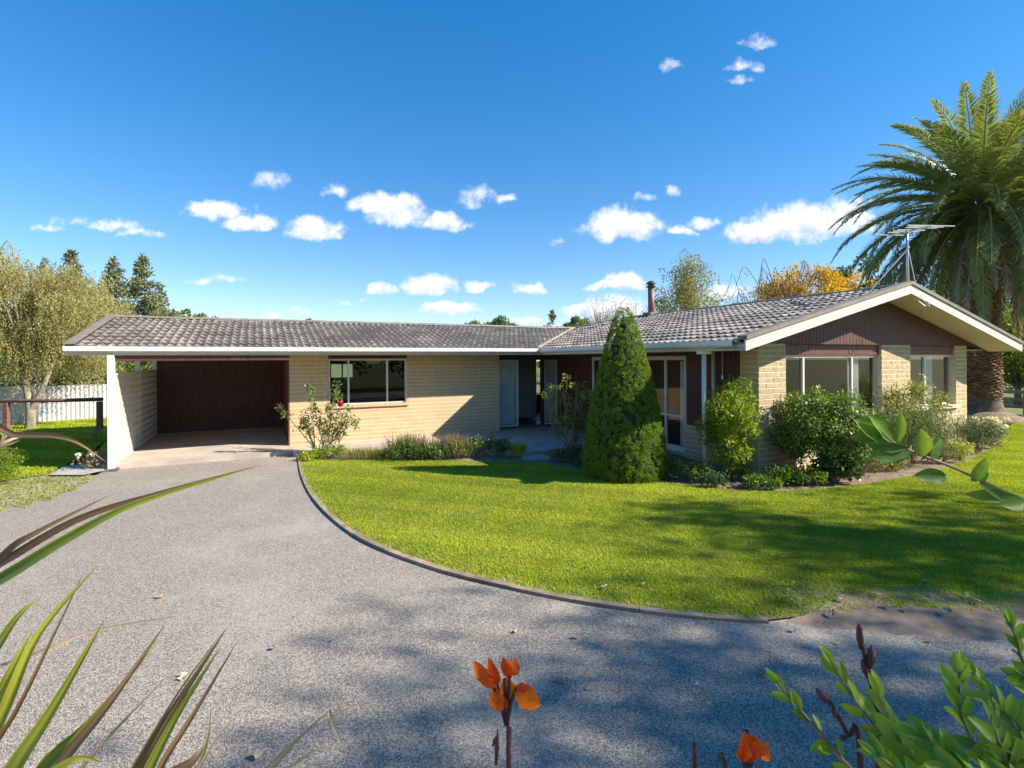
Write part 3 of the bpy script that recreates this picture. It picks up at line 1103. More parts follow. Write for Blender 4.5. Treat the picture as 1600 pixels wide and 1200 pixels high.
# other outside walls, plain
m = MB()
m.box(0.0, 15, BW, BW + .12, 0, .64)
for (x0, x1, z0, z1) in ((0, 1.5, .64, 2.3), (1.5, 2.28, .64, 1.46), (2.28, 9.3, .64, 2.3), (1.5, 2.28, 1.98, 2.3), (9.3, 9.95, 2.08, 2.3), (9.95, 15, .64, 2.3)):
    m.box(x0, x1, BW + .001, BW + .121, z0, z1)
m.box(UR - .14, UR - .02, V_G + .2, BW, -.3, 2.34)
m.box(.001, .12, .20, BW, 0, 2.235)
m.build('back_wall', M['brick'], house)

# ---- windows
def win(name, fr, a0, a1, z0, z1, mull, o=-.09, fw=.05, parent=None, head=.05, transom=None, mat='alu'):
    m = MB(**fr)
    m.box(a0, a1, o - .05, o, z1 - head, z1)
    m.box(a0, a1, o - .05, o + .004, z0, z0 + fw * .8)
    m.box(a0, a0 + fw, o - .048, o - .002, z0 + fw * .8, z1 - head)
    m.box(a1 - fw, a1, o - .048, o - .002, z0 + fw * .8, z1 - head)
    f = m.build(name, M[mat], parent or house)
    ms = sorted(mull)
    for x in ms:
        MB(**fr).box(x - .022, x + .022, o - .047, o + .006, z0 + fw * .8, z1 - head).build('mullion', M['white'], f)
    if transom:
        for (ta, tb, tz) in transom:
            MB(**fr).box(ta, tb, o - .044, o + .002, tz - .022, tz + .022).build('rail', M['white'], f)
    cuts = [a0 + fw] + ms + [a1 - fw]
    for xa, xb in zip(cuts[:-1], cuts[1:]):
        MB(**fr).quad([MB(**fr).pt(xa + .005, o - .03, z0 + .03), MB(**fr).pt(xb - .005, o - .03, z0 + .03), MB(**fr).pt(xb - .005, o - .03, z1 - head), MB(**fr).pt(xa + .005, o - .03, z1 - head)]).build('pane', M['glass'], f)
    return f


def curtain(fr, a0, a1, z0, z1, o, mat, parent, folds=.06, amp=.02, name='curtain'):
    n = max(8, int((a1 - a0) / folds * 6))
    m = MB(**fr)
    V = []
    for i in range(n + 1):
        a = a0 + (a1 - a0) * i / n
        w = amp * math.sin(i / 6 * 2 * math.pi + .6 * math.sin(i * .37))
        V += [m.pt(a, o + w, z0), m.pt(a, o + w * .7, z1)]
    F = [(2 * i, 2 * i + 2, 2 * i + 3, 2 * i + 1) for i in range(n)]
    return ob(name, mesh(name, V, F, mats=(mat,), shade=True), parent)


fr = wall_frame('front')
w1 = win('window', fr, .905, 2.915, .93, 2.11, [1.40, 2.39], o=-.07)
MB(**fr).prism([(.88, .86), (2.95, .86), (2.95, .935), (.88, .935)], -.06, .05).build('sill', M['sill'], w1)
MB(**fr).box(.907, .935, -.066, -.004, .93, 2.11).build('reveal', M['alu'], w1)
MB(**fr).box(2.885, 2.913, -.066, -.004, .935, 2.11).build('reveal', M['alu'], w1)
w2 = win('window', gf, G1 + .004, G2 - .004, .93, 2.115, [gu(1262), gu(1338)], o=-.09)
MB(**gf).prism([(G1 - .06, .85), (G2 + .06, .85), (G2 + .06, .925), (G1 - .06, .925)], -.08, .07).build('sill', M['sillw'], w2)
c2 = curtain(gf, gu(1340), gu(1358), .95, 2.05, -.22, M['curtain'], w2)
w3 = win('window', gf, G3 + .004, G4 - .004, .93, 2.115, [gu(1452)], o=-.09)
MB(**gf).prism([(G3 - .06, .85), (G4 + .06, .85), (G4 + .06, .925), (G3 - .06, .925)], -.08, .07).build('sill', M['sillw'], w3)
curtain(gf, gu(1457), gu(1472), .95, 2.05, -.20, M['curtain'], w3)
bl = MB(**gf)
for k_ in range(26):
    z = .98 + k_ * .042
    s_ = MB(**gf)
    a0_, a1_ = G3 + .06, gu(1464)
    s_.quad([s_.pt(a0_, -.24, z), s_.pt(a1_, -.24, z), s_.pt(a1_, -.215, z + .022), s_.pt(a0_, -.215, z + .022)])
    s_.build('slat', M['blind'], w3)
bwf = dict(org=(0, BW + .06, 0), A=(1, 0, 0), O=(0, -1, 0))
win('window', bwf, 1.5, 2.28, 1.46, 1.98, [1.9], o=0, fw=.04, head=.04, mat='white')
win('window', bwf, 9.3, 9.95, .66, 2.08, [], o=0, fw=.04, head=.04, mat='white')
# big window of the living room (inner side wall)
w4 = win('window', sf, SW0, SW1, .06, 2.12, [2.5, 4.55], o=.0, fw=.07, head=.09, transom=[(4.56, SW1 - .07, .78), (2.52, 4.53, .78)], mat='cream')
MB(**sf).box(SW0 - .01, SW1 + .01, -.06, .05, .0, .058).build('sill', M['white'], w4)
curtain(sf, SW0 + .12, SW0 + .42, .1, 2.0, -.16, M['curtain'], w4)
curtain(sf, SW1 - .34, SW1 - .1, .1, 2.0, -.16, M['curtain'], w4)


# ---- entry: fixed light, open doorway, glazed door leaf, with net curtains
def eu(px, v):
    k = (px - AX) / FPX
    return (k * (HY + v * CA) - HX + v * SA) / (CA - k * SA)


VE = .22
ef = dict(org=(0, VE, 0), A=(1, 0, 0), O=(0, -1, 0))
e0, e1, e2, e3, e4 = 5.60, eu(810, VE), eu(846, VE), eu(850, VE), 7.72
entry = MB(**ef).box(5.55, 7.74, -.1, 0, 2.06, 2.25).build('entry_frame', M['maroon'], house)
lf = win('side_light', ef, e0, e1, .06, 2.05, [], o=-.01, fw=.06, parent=entry, mat='alu')
curtain(ef, e0 + .05, e1 - .06, .12, 2.0, -.10, M['net'], lf, .05, .012, 'net_curtain')
MB(**ef).box(e0 + .06, e1 - .06, -.05, -.02, 1.36, 1.385).build('rail', M['alu'], lf)
MB(**ef).box(e0 + .06, e1 - .06, -.05, -.02, .74, .765).build('rail', M['alu'], lf)
MB(**ef).box(e2, e3, -.1, .01, .0, 2.055).build('door_post', M['maroon'], entry)
dl = win('door', ef, e3 + .005, e4, .06, 2.05, [], o=-.01, fw=.06, parent=entry, mat='alu')
MB(**ef).box(e3 + .065, e4 - .06, -.05, .004, 1.39, 1.44).build('rail', M['steel'], dl)
curtain(ef, e3 + .07, e4 - .06, .14, 2.0, -.10, M['net'], dl, .06, .014, 'net_curtain')
MB(**ef).box(e0, e4, -.12, .05, -.02, .055).build('threshold', M['timber'], entry)
# rooms behind the glass
m = MB()
m.box(.13, UW - .01, .30, BW - .01, -.05, .02)
m.box(UW + .06, UR - .15, V_G + .2, BW - .01, -.05, .022)
m.build('floor', M['darkfloor'], house)
m = MB()
m.box(5.40, 5.5, .2, BW - .01, .02, 2.23)
m.box(6.0, 7.84, 1.8, 1.86, .10, 2.23)
m.box(7.86, 7.90, .3, 1.2, .02, 2.23)
m.build('partition', M['interior'], house)
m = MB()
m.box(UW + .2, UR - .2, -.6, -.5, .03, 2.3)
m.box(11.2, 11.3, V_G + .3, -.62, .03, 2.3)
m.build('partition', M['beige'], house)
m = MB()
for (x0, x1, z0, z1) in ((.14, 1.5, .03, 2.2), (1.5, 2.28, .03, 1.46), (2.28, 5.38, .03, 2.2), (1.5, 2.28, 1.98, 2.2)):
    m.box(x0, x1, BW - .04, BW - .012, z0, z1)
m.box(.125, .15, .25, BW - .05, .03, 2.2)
m.build('added_dark_lining', M['roomdark'], house)  # dark sheets added so the room behind the glass looks dim
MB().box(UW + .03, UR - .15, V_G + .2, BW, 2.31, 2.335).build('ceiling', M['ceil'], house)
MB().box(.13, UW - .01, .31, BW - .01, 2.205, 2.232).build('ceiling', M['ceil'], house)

# ---- carport screen of pierced blocks, posts
SU = -3.32
bb = MB()
for z_ in (0, .13, .27):
    bb.box(.002, .298, -.045, .045, z_ if z_ else .002, z_ + (.03 if z_ != .13 else .04))
for a_ in (0, .075, .165, .255):
    bb.box(a_ + .003, a_ + .042 if a_ < .25 else .297, -.042, .042, .003, .297)
bme = mesh('breeze_block', bb.V, bb.F, mats=(M['breeze'],))
scr = MB().box(SU - .06, SU + .06, -.86, 3.92, 1.80, 1.83).build('screen_wall', M['breeze'], house)
for i in range(16):
    for j in range(6):
        ob('breeze_block', bme, scr, (SU, -.86 + .3 * i - (0 if i < 8 else -.02), j * .3), (0, 0, R(90)))
MB().box(SU - .055, SU + .055, -.985, -.87, -.06, 2.2).build('post', M['white'], house)
for v in (1.55, 3.86):
    MB().box(SU - .05, SU + .05, v, v + .1, 1.83, 2.23).build('post', M['white'], house)
MB().box(SU - .02, SU + .052, 1.535, 1.558, .0, 1.8).build('screen_post', M['white'], house)
# base block under the front post
MB().box(SU - .16, SU + .12, -1.12, -.80, -.2, -.062).build('post_base', M['palmroot'], house)

# ---- roof
def slope1(u, v):
    return EZ + PITCH * (v - EV)


def slope2(u, v):
    return EZ + PITCH * (u - EU)


rz1 = slope1(0, RV)
rz2 = slope2(RU, 0)
m = MB()
dz = -.05


def Z(p, z):
    return (p[0], p[1], z + dz)


m.quad([Z((U0, EV + .02), slope1(0, EV + .02)), Z((EU, EV + .02), slope1(0, EV + .02)), Z((9.84, RV), rz1), Z((U0, RV), rz1)])
m.quad([Z((U0, RV), rz1), Z((9.84, RV), rz1), Z((RU, HIPV), rz2), Z((16, HIPV - 4.4), 2.36), Z((16, BACKV), rz1 - PITCH * (BACKV - RV)), Z((U0, BACKV), rz1 - PITCH * (BACKV - RV))][0:2] +
       [Z((9.84, BACKV), rz1 - PITCH * (BACKV - RV)), Z((U0, BACKV), rz1 - PITCH * (BACKV - RV))])
m.quad([Z((EU + .02, EV), EZ), Z((EU + .02, V_F + .02), EZ), Z((RU, V_F + .02), rz2), Z((RU, HIPV), rz2), Z((9.84, RV), rz1)])
m.quad([Z((RU, V_F + .02), rz2), Z((15.85, V_F + .02), EZ), Z((15.85, BACKV), EZ), Z((RU, HIPV), rz2)])
m.quad([Z((RU, HIPV), rz2), Z((15.85, BACKV), EZ), Z((9.84, BACKV), rz1 - PITCH * (BACKV - RV)), Z((9.84, RV), rz1)])
roof = m.build('roof', M['tile'], house)

TW, TL = .33, .349


def tile_geo():
    n = 12
    V = []
    rows = ((-.02, .034), (-.035, .060), (TL + .03, .014))
    for (y, zb) in rows:
        for i in range(n + 1):
            x = TW * i / n
            ph = (i / n * 2) % 1.0
            hump = .5 - .5 * math.cos(2 * math.pi * ph)
            hump = hump ** 1.25 * .037
            V.append((x, y, zb + hump if zb != .034 else .000 + hump * .5))
    F = []
    for r in range(2):
        for i in range(n):
            a = r * (n + 1) + i
            F.append((a, a + 1, a + n + 2, a + n + 1))
    V = np.array(V)
    return V, F


TV, TF = tile_geo()
TT = np.tile((.5 - .5 * np.cos(2 * math.pi * ((np.arange(13) / 12 * 2) % 1.0))) ** 1.5, 3) * np.repeat([1, 1, .25], 13)  # crest mask: lichen and the painted highlight on each hump
tiles = []
SL = math.sqrt(1 + PITCH ** 2)
ang = math.atan(PITCH)
# long wing: columns along u, rows up the slope
c = 0
u = U0 + .10
while u < 10.2:
    for r in range(10):
        v = EV + .02 + r * TL / SL
        uc, vc = u + TW / 2, v + TL / 2
        lim = EU + (vc - EV)
        if uc < lim - .05 and v + TL / SL < RV + .12:
            tiles.append((Matrix.Translation((u, v, slope1(u, v) + dz)) @ Matrix.Rotation(ang, 4, 'X'), uc, vc))
    u += TW
# gabled wing, slope facing the courtyard: columns along v, rows up +u
v = V_F + .12
while v < 2.6:
    for r in range(14):
        u = EU + .02 + r * TL / SL
        uc, vc = u + TL / 2, v + TW / 2
        if vc < EV + (uc - EU) + .05 and vc < HIPV + (RU - uc) + .05 and u + TL / SL < RU + .15:
            tiles.append((Matrix.Translation((u, v + TW, slope2(u, v) + dz)) @ Matrix.Rotation(R(-90), 4, 'Z') @ Matrix.Rotation(ang, 4, 'X'), uc, vc))
    v += TW
tiles.sort(key=lambda t: hw(t[1], t[2])[1])
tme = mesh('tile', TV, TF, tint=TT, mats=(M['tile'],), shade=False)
SVv, SFf, STt = [], [], []
for n_, (mx, uc, vc) in enumerate(tiles):
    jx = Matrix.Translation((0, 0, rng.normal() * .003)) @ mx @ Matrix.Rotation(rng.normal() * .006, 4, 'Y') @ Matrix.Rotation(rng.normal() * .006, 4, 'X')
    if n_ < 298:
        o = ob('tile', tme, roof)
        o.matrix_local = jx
    else:
        A = np.array(jx)
        V = TV @ A[:3, :3].T + A[:3, 3]
        k_ = len(SVv)
        SVv.extend(V.tolist())
        SFf.extend([tuple(x + k_ for x in f) for f in TF])
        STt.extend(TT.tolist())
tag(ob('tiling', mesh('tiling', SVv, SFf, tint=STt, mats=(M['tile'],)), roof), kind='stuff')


# ridge caps
def ridge(p0, p1, name='ridge_cap'):
    p0, p1 = np.array(p0, float), np.array(p1, float)
    L = np.linalg.norm(p1 - p0)
    n = int(L / .42)
    d = (p1 - p0) / L
    s = unit(np.cross(d, [0, 0, 1.0]))
    upv = np.cross(s, d)
    V, F = [], []
    for (t, rr) in ((0, .10), (L / n + .03, .09)):
        for k_ in range(7):
            a = math.pi * k_ / 6
            V.append(d * t + s * math.cos(a) * rr + upv * (math.sin(a) * rr * .62))
    F = [(k_, k_ + 1, k_ + 8, k_ + 7) for k_ in range(6)] + [(0, 1, 2, 3, 4, 5, 6)]
    me = mesh(name, V, F, mats=(M['bargecap'],), shade=False)
    for i in range(n):
        ob(name, me, roof, tuple(p0 + d * (L / n) * i + np.array([0, 0, rng.normal() * .003])))


ridge((U0, RV, rz1), (9.84, RV, rz1))
ridge((RU, V_F + .02, rz2), (RU, HIPV, rz2))
ridge((9.84, RV, rz1 + .01), (RU, HIPV, rz2 + .01))
# valley
a_ = np.array([EU, EV, EZ + .03])
b_ = np.array([9.84, RV, rz1 + .045])
sd = np.array([.7, -.7, 0]) * .085
m = MB()
m.quad([a_ - sd + [0, 0, .035], b_ - sd + [0, 0, .035], b_, a_])
m.quad([a_, b_, b_ + sd + [0, 0, .035], a_ + sd + [0, 0, .035]])
m.build('valley', M['valley'], roof)
# left rake capping and barge board
m = MB()
for (o0, o1, z0, z1) in ((-.02, .15, .05, .075), (-.02, .0, -.06, .05)):
    for (va, vb) in ((EV - .02, RV), (RV, BACKV)):
        za = (EZ if va < RV else rz1)
        zb = rz1 if va < RV else rz1 - PITCH * (BACKV - RV)
        b = len(m.V)
        for (vv, zz) in ((va, za), (vb, zb)):
            m.V += [np.array(p) for p in ((U0 + o0, vv, zz + z0), (U0 + o1, vv, zz + z0), (U0 + o1, vv, zz + z1), (U0 + o0, vv, zz + z1))]
        m.F += [(b, b + 1, b + 2, b + 3), (b + 7, b + 6, b + 5, b + 4)] + [(b + i_, b + i_ + 4, b + (i_ + 1) % 4 + 4, b + (i_ + 1) % 4) for i_ in range(4)]
m.build('rake_capping', M['bargecap'], roof)
# gutters with fascia behind
def gutter(name, p0, p1, outv, mat):
    prof = [(0, .115), (.0, .0), (.085, .0), (.115, .03), (.118, .115), (.106, .115), (.10, .04), (.08, .012), (.012, .012), (.012, .115)]
    p0, p1, outv = np.array(p0, float), np.array(p1, float), np.array(outv, float)
    V = []
    for p in (p0, p1):
        for (o_, z_) in prof:
            V.append(p + outv * o_ + np.array([0, 0, z_]))
    n = len(prof)
    F = [(i_, (i_ + 1) % n, (i_ + 1) % n + n, i_ + n) for i_ in range(n)] + [tuple(range(n)), tuple(range(2 * n - 1, n - 1, -1))]
    return ob(name, mesh(name, V, F, mats=(mat,)), roof)


gutter('gutter', (U0 - .02, EV + .06, 2.255), (EU + .055, EV + .06, 2.255), (0, -1, 0), M['white'])
gutter('gutter', (EU + .06, EV - .06, 2.255), (EU + .06, V_F + .25, 2.255), (-1, 0, 0), M['white'])
m = MB()
m.box(U0, EU + .062, EV + .062, EV + .085, 2.195, 2.335)
m.box(EU + .062, EU + .085, V_F + .04, EV + .06, 2.195, 2.335)
m.build('fascia', M['cream'], roof)
m = MB()
m.box(U0 + .02, EU + .1, EV + .086, -.02, 2.202, 2.214)
m.box(EU + .09, UW - .01, V_G + .02, EV + .08, 2.203, 2.215)
m.box(5.63, UW - .02, -.018, VE - .01, 2.2025, 2.2145)
m.build('soffit', M['soffit'], roof)
MB().box(UR + .02, 15.8, V_G + .02, BACKV - .3, 2.22, 2.235).build('eave_soffit', M['soffit'], roof)
# gable end: barge boards, capping, raking soffit
def rake(name, ua, za, ub, zb, v0, v1, h0, h1, mat):
    m = MB()
    m.V = [np.array(p, float) for p in ((ua, v0, za + h0), (ub, v0, zb + h0), (ub, v0, zb + h1), (ua, v0, za + h1), (ua, v1, za + h0), (ub, v1, zb + h0), (ub, v1, zb + h1), (ua, v1, za + h1))]
    m.F = [(0, 1, 2, 3), (7, 6, 5, 4), (0, 4, 5, 1), (1, 5, 6, 2), (2, 6, 7, 3), (3, 7, 4, 0)]
    return m.build(name, mat, roof)


UE2 = 15.85
for (ua, ub) in ((EU - .06, RU), (UE2 + .06, RU)):
    za = EZ - .06 * PITCH
    rake('barge_board', ua, za, ub, rz2, V_F - .03, V_F, -.165, .015, M['cream'])
    rake('barge_capping', ua, za, ub, rz2, V_F - .055, V_F + .13, .018, .085, M['bargecap'])
    rake('raking_soffit', ua, za, ub, rz2, V_F + .004, V_G - .046, -.150, -.135, M['soffit'])
m = MB()
m.V = [np.array(p, float) for p in ((RU, V_F + .1, rz2 + .0), (UE2, V_F + .1, EZ + 0), (UE2, BACKV, EZ + 0), (RU, HIPV, rz2 + .0))]
m.F = [(0, 1, 2, 3)]
m.build('roof_sheet', M['tile'], roof)
gutter('gutter', (UE2 - .06, BACKV, 2.255), (UE2 - .06, V_F + .05, 2.255), (1, 0, 0), M['white'])
# flue
fu = None
k = (1018 - AX) / FPX
vf = -.2
fu = (k * (HY + vf * CA) - HX + vf * SA) / (CA - k * SA)
fz = slope2(fu, 0)
fl = MB().tube([(fu, vf, fz - .1), (fu, vf, 4.46)], .105, 14).build('chimney', M['flue'], roof, True)
m = MB()
m.tube([(fu, vf, 4.45), (fu, vf, 4.49)], [.16, .16], 14)
m.tube([(fu, vf, 4.49), (fu, vf, 4.56)], [.10, .10], 14)
m.tube([(fu, vf, 4.56), (fu, vf, 4.60), (fu, vf, 4.66)], [.17, .15, .07], 14)
m.build('cowl', M['fluecap'], roof)
m = MB()
m.plan([(fu - .2, vf - .2), (fu + .2, vf - .2), (fu + .2, vf + .2), (fu - .2, vf + .2)], fz + .02, fz + .10)
m.build('flashing', M['bargecap'], roof)
# post at the eave, downpipe, hanging wire
vp = -6.79
MB().tube([(6.62, vp, -.12), (6.62, vp, 2.2)], .042, 12).build('verandah_post', M['white'], house, True)
MB().box(6.50, 6.74, vp - .06, vp + .06, 2.14, 2.20).build('bracket', M['white'], house)
MB().tube([(7.62, -6.08, .5), (7.62, -6.08, 2.2)], .035, 10).build('downpipe', M['alu'], house, True)
m = MB()
m.tube([(7.35, -6.55, 1.72), (7.35, -6.55, 2.2)], .006, 5)
m.tube([(7.35, -6.55, 1.66), (7.35, -6.55, 1.73)], .022, 6)
m.build('hanging_hook', M['steel'], house)

# ------------------------------------------------------------------ TV antenna on the gable
ap = hw(RU + .42, V_F + .25, rz2 - .09)
ant = empty('tv_antenna', tuple(ap), HA, 'silver television antenna on a mast at the peak of the gable', 'antenna')
MH = 1.30
MB().tube([(0, 0, -.05), (0, 0, MH)], .024, 8).build('mast', M['steel'], ant, True)
m = MB()
m.tube([(-.01, -.05, MH - .35), (-1.05, .35, -.22)], .014, 6)
m.build('stay', M['alum'], ant)
m = MB()
b0, b1 = np.array([-.40, -.62, MH - .10]), np.array([.70, .75, MH + .12])
m.tube([b0, b1], .018, 6)
m.build('boom', M['alum'], ant)
dvec = unit((b1 - b0)[None])[0]
cr_ = unit(np.array([[.93, -.36, 0]]))[0]
for t, L in ((.0, .62), (.1, .46), (.2, .42), (.42, .38), (.55, .36), (.7, .34), (.97, .46)):
    p = b0 + (b1 - b0) * t + np.array([0, 0, .012])
    MB().tube([p - cr_ * L * .8, p + cr_ * L * .8], .014, 5).build('element', M['alum'], ant)
m = MB()
m.tube([(-.02, -.03, MH - .2), (-.12, -.08, .5), (-.16, -.12, .05), (-.12, -.2, -.15), (-.02, -.33, -.32), (.1, -.36, -.24)], .006, 5)
m.tube([(-.02, -.03, MH - .4), (-.06, -.1, .6), (-.05, -.2, .0), (-.12, -.36, -.22), (.02, -.38, -.33), (.14, -.36, -.12)], .006, 5)
m.build('cable', M['white'], ant)

# ------------------------------------------------------------------ left fences
f0, f1 = gp(-160, 676), gp(164, 654)
fence = empty('corrugated_fence', (f0[0], f0[1], 0), math.atan2(f1[1] - f0[1], f1[0] - f0[0]), 'white corrugated steel fence behind the weeping tree', 'fence')
FL = float(np.hypot(f1[0] - f0[0], f1[1] - f0[1])) + 6
sw = .92
ns_ = int(FL / sw) + 1
for i in range(ns_):
    V, F = [], []
    q = 49
    for j in range(q):
        x = sw * j / (q - 1)
        y = .020 * math.sin(2 * math.pi * x / .1314)
        V += [(x, y, -.14), (x, y, 1.22)]
    F = [(2 * j, 2 * j + 2, 2 * j + 3, 2 * j + 1) for j in range(q - 1)]
    ob('sheet', mesh('sheet', V, F, mats=(M['corr'],), shade=True), fence, (i * sw, rng.normal() * .004 - .01 * (i % 2), rng.normal() * .008))
MB().box(0, ns_ * sw, .04, .09, 1.12, 1.19).build('rail', M['greytimber'], fence)
p0, p1 = gp(10, 677), gp(156, 675)
rf = empty('timber_rail_fence', (p0[0], p0[1], 0), math.atan2(p1[1] - p0[1], p1[0] - p0[0]), 'single rail brown timber fence on the side lawn', 'fence')
LL = float(np.hypot(*(p1 - p0)[:2]))
for x, mt in ((-2.8, 'timber'), (0, 'timber'), (LL, 'timber')):
    MB().box(x - .065, x + .065, -.06, .06, -.15, .84).build('post', M[mt], rf)
MB().tube([(-2.9, 0, .88), (LL * .5, .01, .885), (LL + .08, 0, .91)], [.06, .055, .06], 8).build('rail', M['timber'], rf, True)


# ------------------------------------------------------------------ trees
def tree(name, base, top, spread, crown_z, n, size, mat, label, cat_='tree', group=None, clumps=40, trunk=.18, bark='bark', kind='round', aspect=1.8, airy=.35, lean=(0, 0)):
    """base: world point of the foot; top: world height"""
    t = empty(name, tuple(base), 0, label, cat_, group)
    H = top - base[2]
    cz = crown_z - base[2]
    m = MB()
    m.tube([(0, 0, -.1), (lean[0] * .3, lean[1] * .3, cz * .6), (lean[0], lean[1], cz + (H - cz) * .6)], [trunk, trunk * .75, trunk * .2], 8)
    if kind == 'conifer':
        k = clumps
        f = rng.random(k) ** 1.15
        ang_ = rng.random(k) * 6.28
        rr = spread * (1 - f) ** .85 * (.45 + .55 * rng.random(k)) * (1 + .25 * np.sin(f * 37))
        c = np.stack([np.cos(ang_) * rr, np.sin(ang_) * rr, cz + f * (H - cz)], 1)
        rad = spread * (.07 + .13 * (1 - f))
        c[:, 2] -= rr * .12
        for i in range(0, k, 2):
            q = c[i]
            m.tube([(0, 0, q[2] + .1), q], [trunk * .16, .015], 4)
        vft = clumped(c, rad, n, size, aspect, out=.8, up=.15, flat=.55)
    else:
        c = ellips(clumps, spread, spread, (H - cz) * .5, airy, -1)
        c[:, 2] += cz + (H - cz) * .5
        if kind == 'oval':
            hh = ((c[:, 2] - cz) / (H - cz)).clip(0, 1)
            c[:, :2] *= (1.25 - hh * .95)[:, None]
        if kind == 'umbrella':
            c[:, 2] = cz + (H - cz) * (.45 + .5 * rng.random(len(c))) * (1 - .3 * (c[:, 0] / spread) ** 2)
        rad = spread * (.14 + .18 * rng.random(len(c)))
        for i in range(len(c)):
            if rng.random() < .7:
                s0_ = cz * (.55 + .4 * rng.random()) + max(0, (c[i][2] - cz)) * .35
                q = c[i]
                m.tube([(lean[0] * .5, lean[1] * .5, s0_), (q[0] * .45, q[1] * .45, s0_ + (q[2] - s0_) * .55), q], [trunk * .28, trunk * .16, .012], 5)
        vft = clumped(c, rad, n, size, aspect, flat=.8)
    m.build('trunk', M[bark], t)
    foliage('crown', vft, M[mat], t)
    return t


def far(px, d, ytop):
    p = at(px, ytop, d)
    return np.array([p[0], p[1], GZ]), float(p[2])


# conifers at the left
for (px, yt, d, sp, n_, lab) in ((112, 391, 52, 3.7, 13000, 'tall dark conifer just right of the weeping tree top'), (177, 405, 50, 3.4, 13000, 'bluish conifer standing between two taller conifers'),
                                 (224, 400, 48, 3.4, 13000, 'conifer above the end of the carport roof, rightmost of the tall ones'), (70, 404, 62, 3.6, 7000, 'conifer tip peeping over the weeping tree'),
                                 (250, 445, 52, 2.2, 5000, 'short slim conifer beside the rightmost tall conifer'), (152, 460, 58, 2.0, 4000, 'short sparse conifer in the gap between tall conifers')):
    b, tz = far(px, d, yt)
    tree('conifer_tree', b, tz, sp, 2.5, n_, .30, 'conifer', lab, 'conifer', 'conifers beyond the weeping tree', clumps=260, trunk=.22, kind='conifer', aspect=2.6)
b, tz = far(300, 55, 478)
tree('bushy_tree', b, tz, 2.6, 2.2, 2600, .35, 'farwood', 'low bushy tree peeping over the carport roof', 'tree', clumps=30)
b, tz = far(315, 62, 487)
tree('bushy_tree', b, tz, 2.0, 2.2, 1500, .35, 'farwood', 'small dark treetop at the right end of the bushy treetops over the carport', 'tree', clumps=24)
# tree tops over the long roof
for (px, yt, d, sp, mat, lab, kd) in ((746, 503, 90, 3.2, 'farwood', 'flat dark treetop above the middle of the long ridge', 'umbrella'), (783, 497, 88, 3.1, 'farwood', 'spreading dark treetop over the entry', 'umbrella'),
                                      (863, 486, 70, 2.2, 'conifer', 'golden green pointed treetop left of the roof valley', 'conifer'), (908, 497, 80, 2.6, 'farwood', 'dark small treetop where the two roofs meet', 'umbrella'),
                                      (487, 498, 95, 1.6, 'farwood', 'tiny treetop dot above the ridge over the window', 'round'), (886, 508, 85, 1.6, 'farwood', 'low green treetop just left of the dark small treetop', 'round')):
    b, tz = far(px, d, yt)
    tree('distant_tree', b, tz, sp, tz - 4.5 if kd != 'conifer' else 1.5, 2600 if kd != 'conifer' else 5000, .42 if kd != 'conifer' else .3, mat, lab, 'tree', clumps=26 if kd != 'conifer' else 90, kind=kd, aspect=2)
# airy birch behind the flue
for (x_, y_, h_, sp2, lab) in ((-9, -9, 6.5, 3.4, 'dark leafy tree across the road behind the camera, leftmost'), (-3, -11, 7.5, 3.6, 'dark leafy tree across the road behind the camera, second from the left'),
                               (3.5, -10, 6.0, 3.4, 'dark leafy tree across the road behind the camera, middle'), (10, -10.5, 7.5, 3.8, 'dark leafy tree across the road behind the camera, second from the right'), (17, -8, 6.5, 3.6, 'dark leafy tree across the road behind the camera, rightmost')):
    tree('roadside_tree', np.array([x_, y_, GZ]), h_, sp2, .3, 3000, .34, 'shade', lab, 'tree', 'trees across the road', clumps=50)
b, tz = far(1072, 46, 392)
tree('birch_tree', b, tz, 3.7, 3.2, 11000, .17, 'birch', 'tall airy tree with thin yellowing leaves behind the flue', 'tree', clumps=150, trunk=.17, kind='oval', airy=.6, bark='palebark')
# bare shrubs left of the flue


def bare_tree(name, loc, h, spread, n, label, mat='twigpale', buds=None, weep=False, thick=.06, cat_='tree'):
    t = empty(name, tuple(loc), 0, label, cat_)
    m = MB()
    tips = []
    for i in range(n):
        a = rng.random() * 6.28
        r_ = spread * (.3 + .7 * rng.random())
        top = np.array([math.cos(a) * r_, math.sin(a) * r_, h * (.72 + .28 * rng.random())])
        b0 = np.array([0, 0, h * .25 * rng.random()])
        midp = np.array([top[0] * .35, top[1] * .35, h * .6])
        if weep:
            tip = top * np.array([1.35, 1.35, 1]) - np.array([0, 0, h * (.15 + .3 * rng.random())])
            pts = smoothline([b0, midp, top, top * [1.2, 1.2, 1] - [0, 0, h * .06], tip], 3)
        else:
            pts = smoothline([b0, midp, top], 3)
        rr = np.linspace(thick, .008, len(pts))
        m.tube(pts, rr, 4, False)
        for q in range(5):
            k_ = rng.integers(len(pts) // 3, len(pts))
            e = pts[k_] + rvec(1)[0] * spread * .22 * (1 + 0 * q) + np.array([0, 0, -.25 * spread if weep else .15 * spread])
            m.tube([pts[k_], (pts[k_] + e) / 2 + rvec(1)[0] * .04, e], [.012, .008, .004], 3, False)
            tips.append(e)
    m.build('branch', M[mat], t)
    if buds:
        c = np.array(tips)
        foliage('foliage', clumped(c, np.full(len(c), spread * .10), buds[1], buds[2], 1.8), M[buds[0]], t)
    return t


